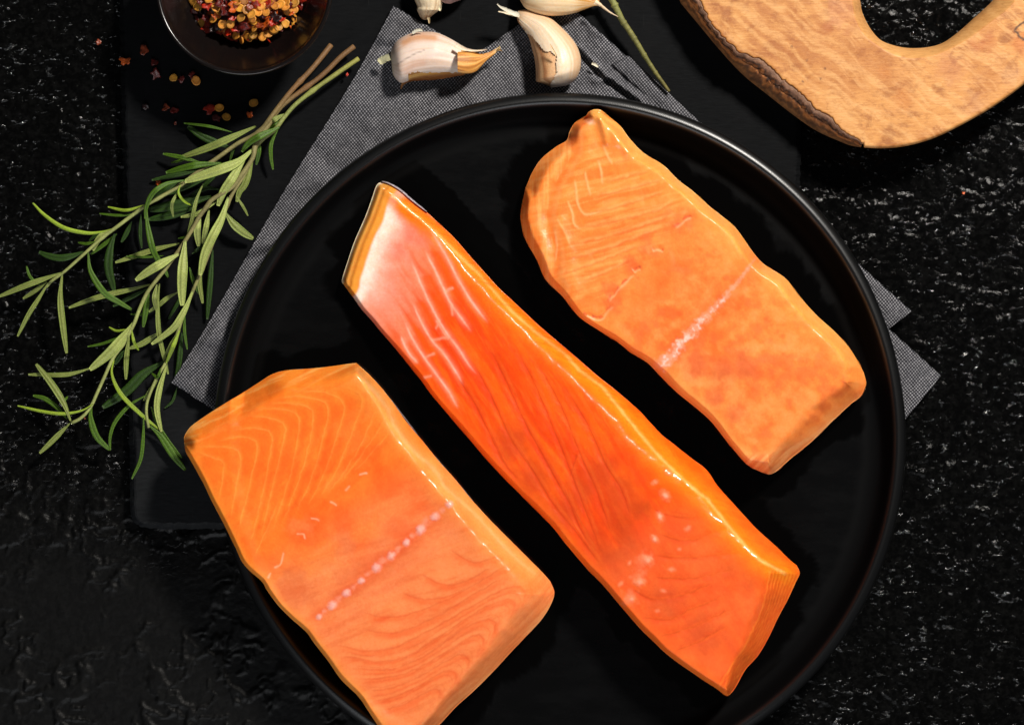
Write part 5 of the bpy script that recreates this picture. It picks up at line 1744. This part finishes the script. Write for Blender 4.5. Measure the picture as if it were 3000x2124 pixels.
# ------------------------------------------------------------------ garlic
def loft(up, lo, z0, hf, n=120, m=56, keep=None, off=0.0, colf=None, flat=0.25, ridge=0.0, zl=None, hmax=1.0, name='skin', parent=None, mat=None):
    """body between two silhouettes in px; rings of m points; z0 = base height; hf = height as share of width"""
    A, B = catmull(up, n), catmull(lo, n)
    Cc = (A + B) / 2
    hw = np.hypot(*(A - B).T) / 2
    s = np.linspace(0, 1, n)
    th = np.linspace(0, 2 * np.pi, m, endpoint=False)
    w = np.cos(th)
    h = np.sin(th)
    h = np.where(h < 0, h * 0.6, h)
    d = (A - B) / (2 * hw[:, None] + 1e-9)
    offp = off / S
    QX = Cc[:, 0][:, None] + d[:, 0][:, None] * (hw[:, None] + offp) * w[None]
    QY = Cc[:, 1][:, None] + d[:, 1][:, None] * (hw[:, None] + offp) * w[None]
    hgt = hw * S * hf + off
    base = z0 + (hw * S * hf) * 0.6 if zl is None else np.interp(s, np.linspace(0, 1, len(zl)), zl)
    rid = 1 + ridge * np.exp(-((w - 0.25) / 0.18) ** 2)
    Z = base[:, None] + hgt[:, None] * (h * rid)[None]
    lump = 0.00022 * (fbm(np.tile(th * 6, (n, 1)), np.tile(s[:, None] * 3, (1, m)), 900, 3) - .5)
    Z = Z + lump * 2
    x, y, z = P(QX, QY, Z)
    V = np.stack([x, y, z], -1).reshape(-1, 3)
    F = gridF(n, m, closed_m=True)
    SS = np.tile(s[:, None], (1, m))
    TT = np.tile(th[None], (n, 1))
    C = colf(QX, QY, SS, TT)
    if keep is not None:
        kp = keep(QX, QY, SS, TT).ravel()
        F = F[kp[F].all(1)]
    # outward orientation
    o = mesh(name, V, F, mat or M_GARLIC, parent, col=C.reshape(-1, 3))
    return o


E1 = 400 / 2294.0
qE = lambda p: [(1100 + x * E1, y * E1) for x, y in p]
qD = lambda p: [(1450 + x * D1, y * D1) for x, y in p]
ZN = ZS + 0.0042


def streaks(S_, T_, k=1.0, seed=0):
    return fbm(T_ * 9 * k, S_ * 1.2, 910 + seed, 4)


def col_A(X, Y, s, t):
    st = streaks(s, t, 1.6, 0)
    C = np.ones(X.shape + (3,)) * lin(226, 204, 190)
    C = blend(C, lin(206, 170, 142), sstep(0.46, 0.7, st) * 0.6)
    # brownish-pink band near the top left and lower left
    D, _ = pdist(X, Y, qE([(480, 720), (600, 650), (800, 620), (980, 640)]))
    C = blend(C, lin(200, 136, 84), np.exp(-(D / 11) ** 2) * 0.75)
    D, _ = pdist(X, Y, qE([(520, 1190), (640, 1100), (800, 1060)]))
    C = blend(C, lin(206, 160, 134), np.exp(-(D / 12) ** 2) * 0.6)
    D, _ = pdist(X, Y, qE([(380, 1080), (520, 990), (680, 900), (820, 850)]))
    C = blend(C, lin(120, 96, 84), np.exp(-(D / 1.8) ** 2) * 0.6)
    C = blend(C, lin(214, 206, 150), sstep(0.16, 0.03, s) * 0.5)
    C = blend(C, lin(240, 228, 212), sstep(0.6, 0.9, s) * 0.6)
    return C


def col_gold(X, Y, s, t):
    st = streaks(s, t, 1.5, 5)
    C = np.ones(X.shape + (3,)) * lin(228, 160, 76)
    C = blend(C, lin(166, 98, 38), sstep(0.5, 0.66, st) * 0.75)
    C = blend(C, lin(240, 200, 130), sstep(0.5, 0.3, st) * 0.5)
    C = blend(C, lin(214, 196, 150), sstep(0.75, 0.95, s) * 0.6)
    return C


def ribbon(name, parent, pts, ws, zs, colr, mat=None, ang=0.0, curl=0.0003, n=40, m=7):
    """thin dry strip with 0.15 mm thickness"""
    c = catmull([(p[0], p[1], z * 1e4, w) for p, z, w in zip(pts, zs, ws)], n)
    t = np.gradient(c[:, :2], axis=0)
    t /= np.hypot(*t.T)[:, None]
    nr = np.stack([t[:, 1], -t[:, 0]], 1)
    v = np.linspace(-1, 1, m)
    s = np.linspace(0, 1, n)
    rag = 1 + 0.5 * (fbm(s * 14, s * 0 + c[0, 0], 930, 3) - .5)
    wid = (c[:, 3] * rag)[:, None] * 0.5 * v[None]
    QX, QY = c[:, 0][:, None] + nr[:, 0][:, None] * wid, c[:, 1][:, None] + nr[:, 1][:, None] * wid
    Z = c[:, 2][:, None] / 1e4 + curl * (v ** 2)[None] + 0.0002 * (fbm(np.tile(s[:, None] * 9, (1, m)), np.tile(v[None] * 2, (n, 1)), 935, 2) - .5) + ang * wid * S
    x, y, z = P(QX, QY, Z)
    top = np.stack([x, y, z], -1).reshape(-1, 3)
    bot = top - [0, 0, 0.00015]
    V = np.vstack([top, bot])
    idx = np.arange(n * m).reshape(n, m)
    loop = np.r_[idx[:, 0], idx[-1, 1:], idx[::-1, -1][1:], idx[0, ::-1][1:-1]]
    F = np.vstack([gridF(n, m), gridF(n, m, base=n * m)[:, ::-1], np.stack([loop, np.roll(loop, -1), np.roll(loop, -1) + n * m, loop + n * m], 1)[:, ::-1]])
    nz = fbm(np.tile(s[:, None] * 3, (1, m)), np.tile(v[None] * 4, (n, 1)), 940, 3).reshape(-1, 1)
    C = colr[None] * (0.75 + 0.5 * nz)
    mesh(name, V, F, mat or M_HUSK, parent, col=np.vstack([C, C]))


# clove A
gA = thing('garlic_clove', 'unpeeled garlic clove lying sideways on napkin, golden dry neck pointing right', 'garlic clove', (-0.028, 0.124, ZN))
AU = qE([(262, 1010), (262, 880), (330, 740), (450, 640), (620, 572), (800, 552), (980, 557), (1120, 600), (1300, 690), (1420, 770), (1540, 870), (1620, 940)])
AL = qE([(275, 1090), (290, 1230), (360, 1340), (450, 1385), (620, 1330), (800, 1290), (1000, 1270), (1200, 1255), (1400, 1245), (1500, 1235), (1570, 1200), (1630, 1130)])
loft(AU, AL, ZN, 0.92, colf=col_gold, name='clove_body', parent=gA, mat=M_HUSK)


def keepA(X, Y, s, t):
    e = 1460 + 46 * (fbm(Y / 5, X * 0, 950, 3) - .5) * 2
    ex = (X - 1100) / E1
    ey = Y / E1
    lowe = 1250 + 0.01 * ex + 40 * (fbm(X / 8, Y * 0, 952, 3) - .5)
    low = ~((ey > lowe - sstep(450, 700, ex) * 30) & (ex > 560))
    return (ex < e) & low


loft(AU, AL, ZN, 0.92, n=170, m=100, keep=keepA, off=0.0003, colf=col_A, name='outer_skin', parent=gA)
loft(qE([(1380, 880), (1480, 868), (1600, 866), (1680, 890), (1760, 906), (1850, 900), (1940, 870), (2000, 835), (2090, 785)]), qE([(1380, 1215), (1480, 1240), (1600, 1238), (1690, 1205), (1760, 1140), (1850, 1040), (1930, 970), (2010, 905), (2105, 815)]),
     ZN, 0.62, n=70, m=48, colf=col_gold, name='dry_neck', parent=gA, mat=M_HUSK, zl=[ZN + 0.012, ZN + 0.009, ZN + 0.007, ZN + 0.006])
ribbon('skin_flap', gA, qE([(240, 960), (160, 990), (95, 1030), (60, 1060)]), [20, 22, 20, 15], [ZN + .008, ZN + .007, ZN + .006, ZN + .006], lin(196, 190, 150))
ribbon('skin_flap', gA, qE([(1350, 760), (1500, 828), (1650, 855), (1780, 850), (1880, 834)]), [16, 10, 6, 4, 2], [ZN + .013, ZN + .012, ZN + .011, ZN + .010, ZN + .010], lin(236, 214, 186))
ribbon('skin_flap', gA, qE([(1500, 1235), (1300, 1262), (1000, 1300), (760, 1315), (600, 1345), (480, 1400), (440, 1450), (432, 1502)]), [10, 12, 16, 14, 9, 8, 6, 3], [ZN + .006, ZN + .005, ZN + .004, ZN + .004, ZN + .003, ZN + .003, ZN + .003, ZN + .003], lin(186, 126, 72))
ribbon('skin_flap', gA, qE([(620, 565), (690, 520), (760, 508), (795, 530)]), [8, 9, 8, 4], [ZN + .010, ZN + .010, ZN + .010, ZN + .010], lin(206, 200, 180))
ribbon('skin_flap', gA, qE([(2040, 860), (2075, 820), (2088, 775)]), [5, 4, 2], [ZN + .007, ZN + .008, ZN + .008], lin(190, 160, 100))
ribbon('skin_flap', gA, qE([(2040, 850), (2090, 845), (2135, 866)]), [5, 4, 2], [ZN + .007, ZN + .007, ZN + .007], lin(170, 130, 80))

# clove B
gB = thing('garlic_clove', 'upright curved garlic clove with split white skin touching the plate rim', 'garlic clove', (0.018, 0.13, ZN))
BU = qD([(232, 140), (350, 128), (480, 160), (600, 212), (710, 300), (820, 410), (900, 520), (945, 650), (942, 770), (905, 870), (845, 935), (780, 965)])
BL = qD([(236, 175), (262, 255), (335, 350), (378, 420), (412, 540), (440, 650), (455, 760), (458, 850), (462, 915), (520, 935), (575, 955), (640, 985)])


def col_Btan(X, Y, s, t):
    st = streaks(s, t, 2.2, 9)
    C = np.ones(X.shape + (3,)) * lin(216, 164, 116)
    C = blend(C, lin(160, 100, 60), sstep(0.5, 0.66, st) * 0.75)
    C = blend(C, lin(236, 196, 150), sstep(0.5, 0.3, st) * 0.4)
    return C


def col_Bw(X, Y, s, t):
    st = streaks(s, t, 2.0, 12)
    C = np.ones(X.shape + (3,)) * lin(232, 208, 178)
    C = blend(C, lin(222, 178, 132), sstep(0.5, 0.7, st) * 0.5)
    C = blend(C, lin(242, 226, 206), sstep(0.5, 0.3, st) * 0.5)
    D, _ = pdist(X, Y, BU)
    C = blend(C, lin(214, 164, 116), sstep(30, 4, D) * 0.5)
    C = blend(C, lin(228, 206, 200), sstep(0.85, 0.97, s) * 0.6)
    return C


splitB = qD([(240, 150), (240, 190), (300, 300), (350, 370), (430, 430), (500, 530), (560, 590), (625, 592), (690, 640), (678, 700), (690, 800), (650, 890), (612, 945), (620, 1010), (900, 1100), (1100, 700), (900, 100), (300, 60)])


def keepB(X, Y, s, t):
    r = 3.0
    return inside(X + r * (fbm(Y / 5, X / 5, 960, 2) - .5) * 2, Y + r * (fbm(X / 5, Y / 5, 962, 2) - .5) * 2, splitB)


loft(BU, BL, ZN, 0.95, colf=col_Btan, name='clove_body', parent=gB, mat=M_HUSK, ridge=-0.12)
loft(BU, BL, ZN, 0.95, n=200, m=120, keep=keepB, off=0.0006, colf=col_Bw, name='outer_skin', parent=gB)
ribbon('skin_flap', gB, qD([(270, 170), (200, 150), (120, 110), (60, 80), (25, 48)]), [14, 14, 10, 6, 3], [ZN + .010, ZN + .010, ZN + .011, ZN + .012, ZN + .012], lin(220, 212, 190))
ribbon('skin_flap', gB, qD([(280, 180), (180, 165), (110, 145), (36, 132)]), [10, 8, 6, 3], [ZN + .009, ZN + .008, ZN + .008, ZN + .009], lin(240, 222, 190))
ribbon('skin_flap', gB, qD([(620, 500), (650, 560), (690, 635)]), [3, 5, 4], [ZN + .0175, ZN + .0175, ZN + .017], lin(238, 206, 160))

# clove C
gC = thing('garlic_clove', 'garlic clove cut off by the top edge with thin tail beside the bare stem', 'garlic clove', (0.03, 0.15, ZN))
CU = qD([(255, -100), (300, -300), (450, -420), (650, -450), (850, -380), (1000, -230), (1100, -80), (1170, 10), (1215, 70)])
CL = qD([(262, -30), (330, 85), (420, 140), (560, 178), (720, 180), (880, 155), (1010, 110), (1120, 72), (1205, 82)])


def col_C(X, Y, s, t):
    st = streaks(s, t, 2.0, 15)
    C = np.ones(X.shape + (3,)) * lin(236, 204, 158)
    C = blend(C, lin(206, 156, 104), sstep(0.5, 0.68, st) * 0.6)
    C = blend(C, lin(202, 138, 52), sstep(0.62, 0.78, s + 0.1 * (st - .5)) * 0.8)
    C = blend(C, lin(240, 222, 190), sstep(0.5, 0.3, st) * 0.4)
    return C


loft(CU, CL, ZN, 0.62, n=120, m=70, colf=col_C, name='clove_body', parent=gC)
ribbon('tail', gC, qD([(1120, 20), (1180, 60), (1230, 100), (1300, 150), (1380, 192)]), [14, 10, 7, 5, 2], [ZN + .009, ZN + .009, ZN + .010, ZN + .010, ZN + .009], lin(236, 206, 168), curl=-0.0006)

# bulb root end, reaching in from the top
gD = thing('garlic_bulb', 'garlic bulb at the top edge showing only its pale dry root plate and purple skin', 'garlic bulb', (-0.034, 0.16, ZN))


def col_D(X, Y, s, t):
    st = streaks(s, t, 2.0, 18)
    C = np.ones(X.shape + (3,)) * lin(234, 214, 180)
    C = blend(C, lin(190, 154, 112), sstep(0.48, 0.62, st) * 0.7)
    n = fbm(X / 6, Y / 6, 970, 3)
    C = blend(C, lin(176, 136, 96), sstep(0.7, 0.9, s) * sstep(0.4, 0.6, n) * 0.8)
    return C


loft(qE([(1130, -260), (1145, -100), (1135, 0), (1120, 90), (1090, 170), (1060, 190), (990, 240), (930, 290), (880, 330)]), qE([(600, -260), (630, -80), (660, 20), (700, 110), (695, 170), (720, 230), (750, 290), (790, 330), (840, 345)]), ZN, 0.8, n=90, m=64, colf=col_D, name='root_end', parent=gD, mat=M_HUSK)
ribbon('root', gD, qE([(890, 300), (900, 345), (905, 400)]), [8, 6, 4], [ZN + .008, ZN + .007, ZN + .006], lin(220, 196, 150), n=12, m=5)
ribbon('root', gD, qE([(1085, 100), (1085, 150), (1080, 190)]), [9, 8, 5], [ZN + .010, ZN + .009, ZN + .009], lin(236, 220, 180), n=12, m=5)


def col_P(X, Y, s, t):
    return blend(np.ones(X.shape + (3,)) * lin(176, 142, 136), lin(120, 84, 84), sstep(0.4, 0.6, streaks(s, t, 2, 20)) * 0.6)


loft(qE([(1050, -900), (1300, -1000), (1700, -1000), (1900, -700), (1800, -400)]), qE([(1050, -60), (1130, 40), (1240, 70), (1330, 42), (1500, -20)]), ZN, 0.5, n=70, m=60, colf=col_P, name='purple_skin', parent=gD)
flake_c = None
# a fleck of garlic skin on the napkin, and a crumb on the left edge
tch = thing('garlic_fleck', 'small pale papery garlic fleck on the napkin right of the curved clove', 'garlic fleck', (0.036, 0.122, ZN))
ribbon('skin_flap', tch, qD([(1085, 715), (1120, 725), (1160, 755)]), [7, 9, 5], [ZN + .0012, ZN + .0014, ZN + .0010], lin(226, 216, 190), n=14, m=5)

print('objects', len(bpy.data.objects), 'tris', sum(sum(len(p.vertices) - 2 for p in m.polygons) if len(m.polygons) < 20000 else 2 * len(m.polygons) for m in bpy.data.meshes))
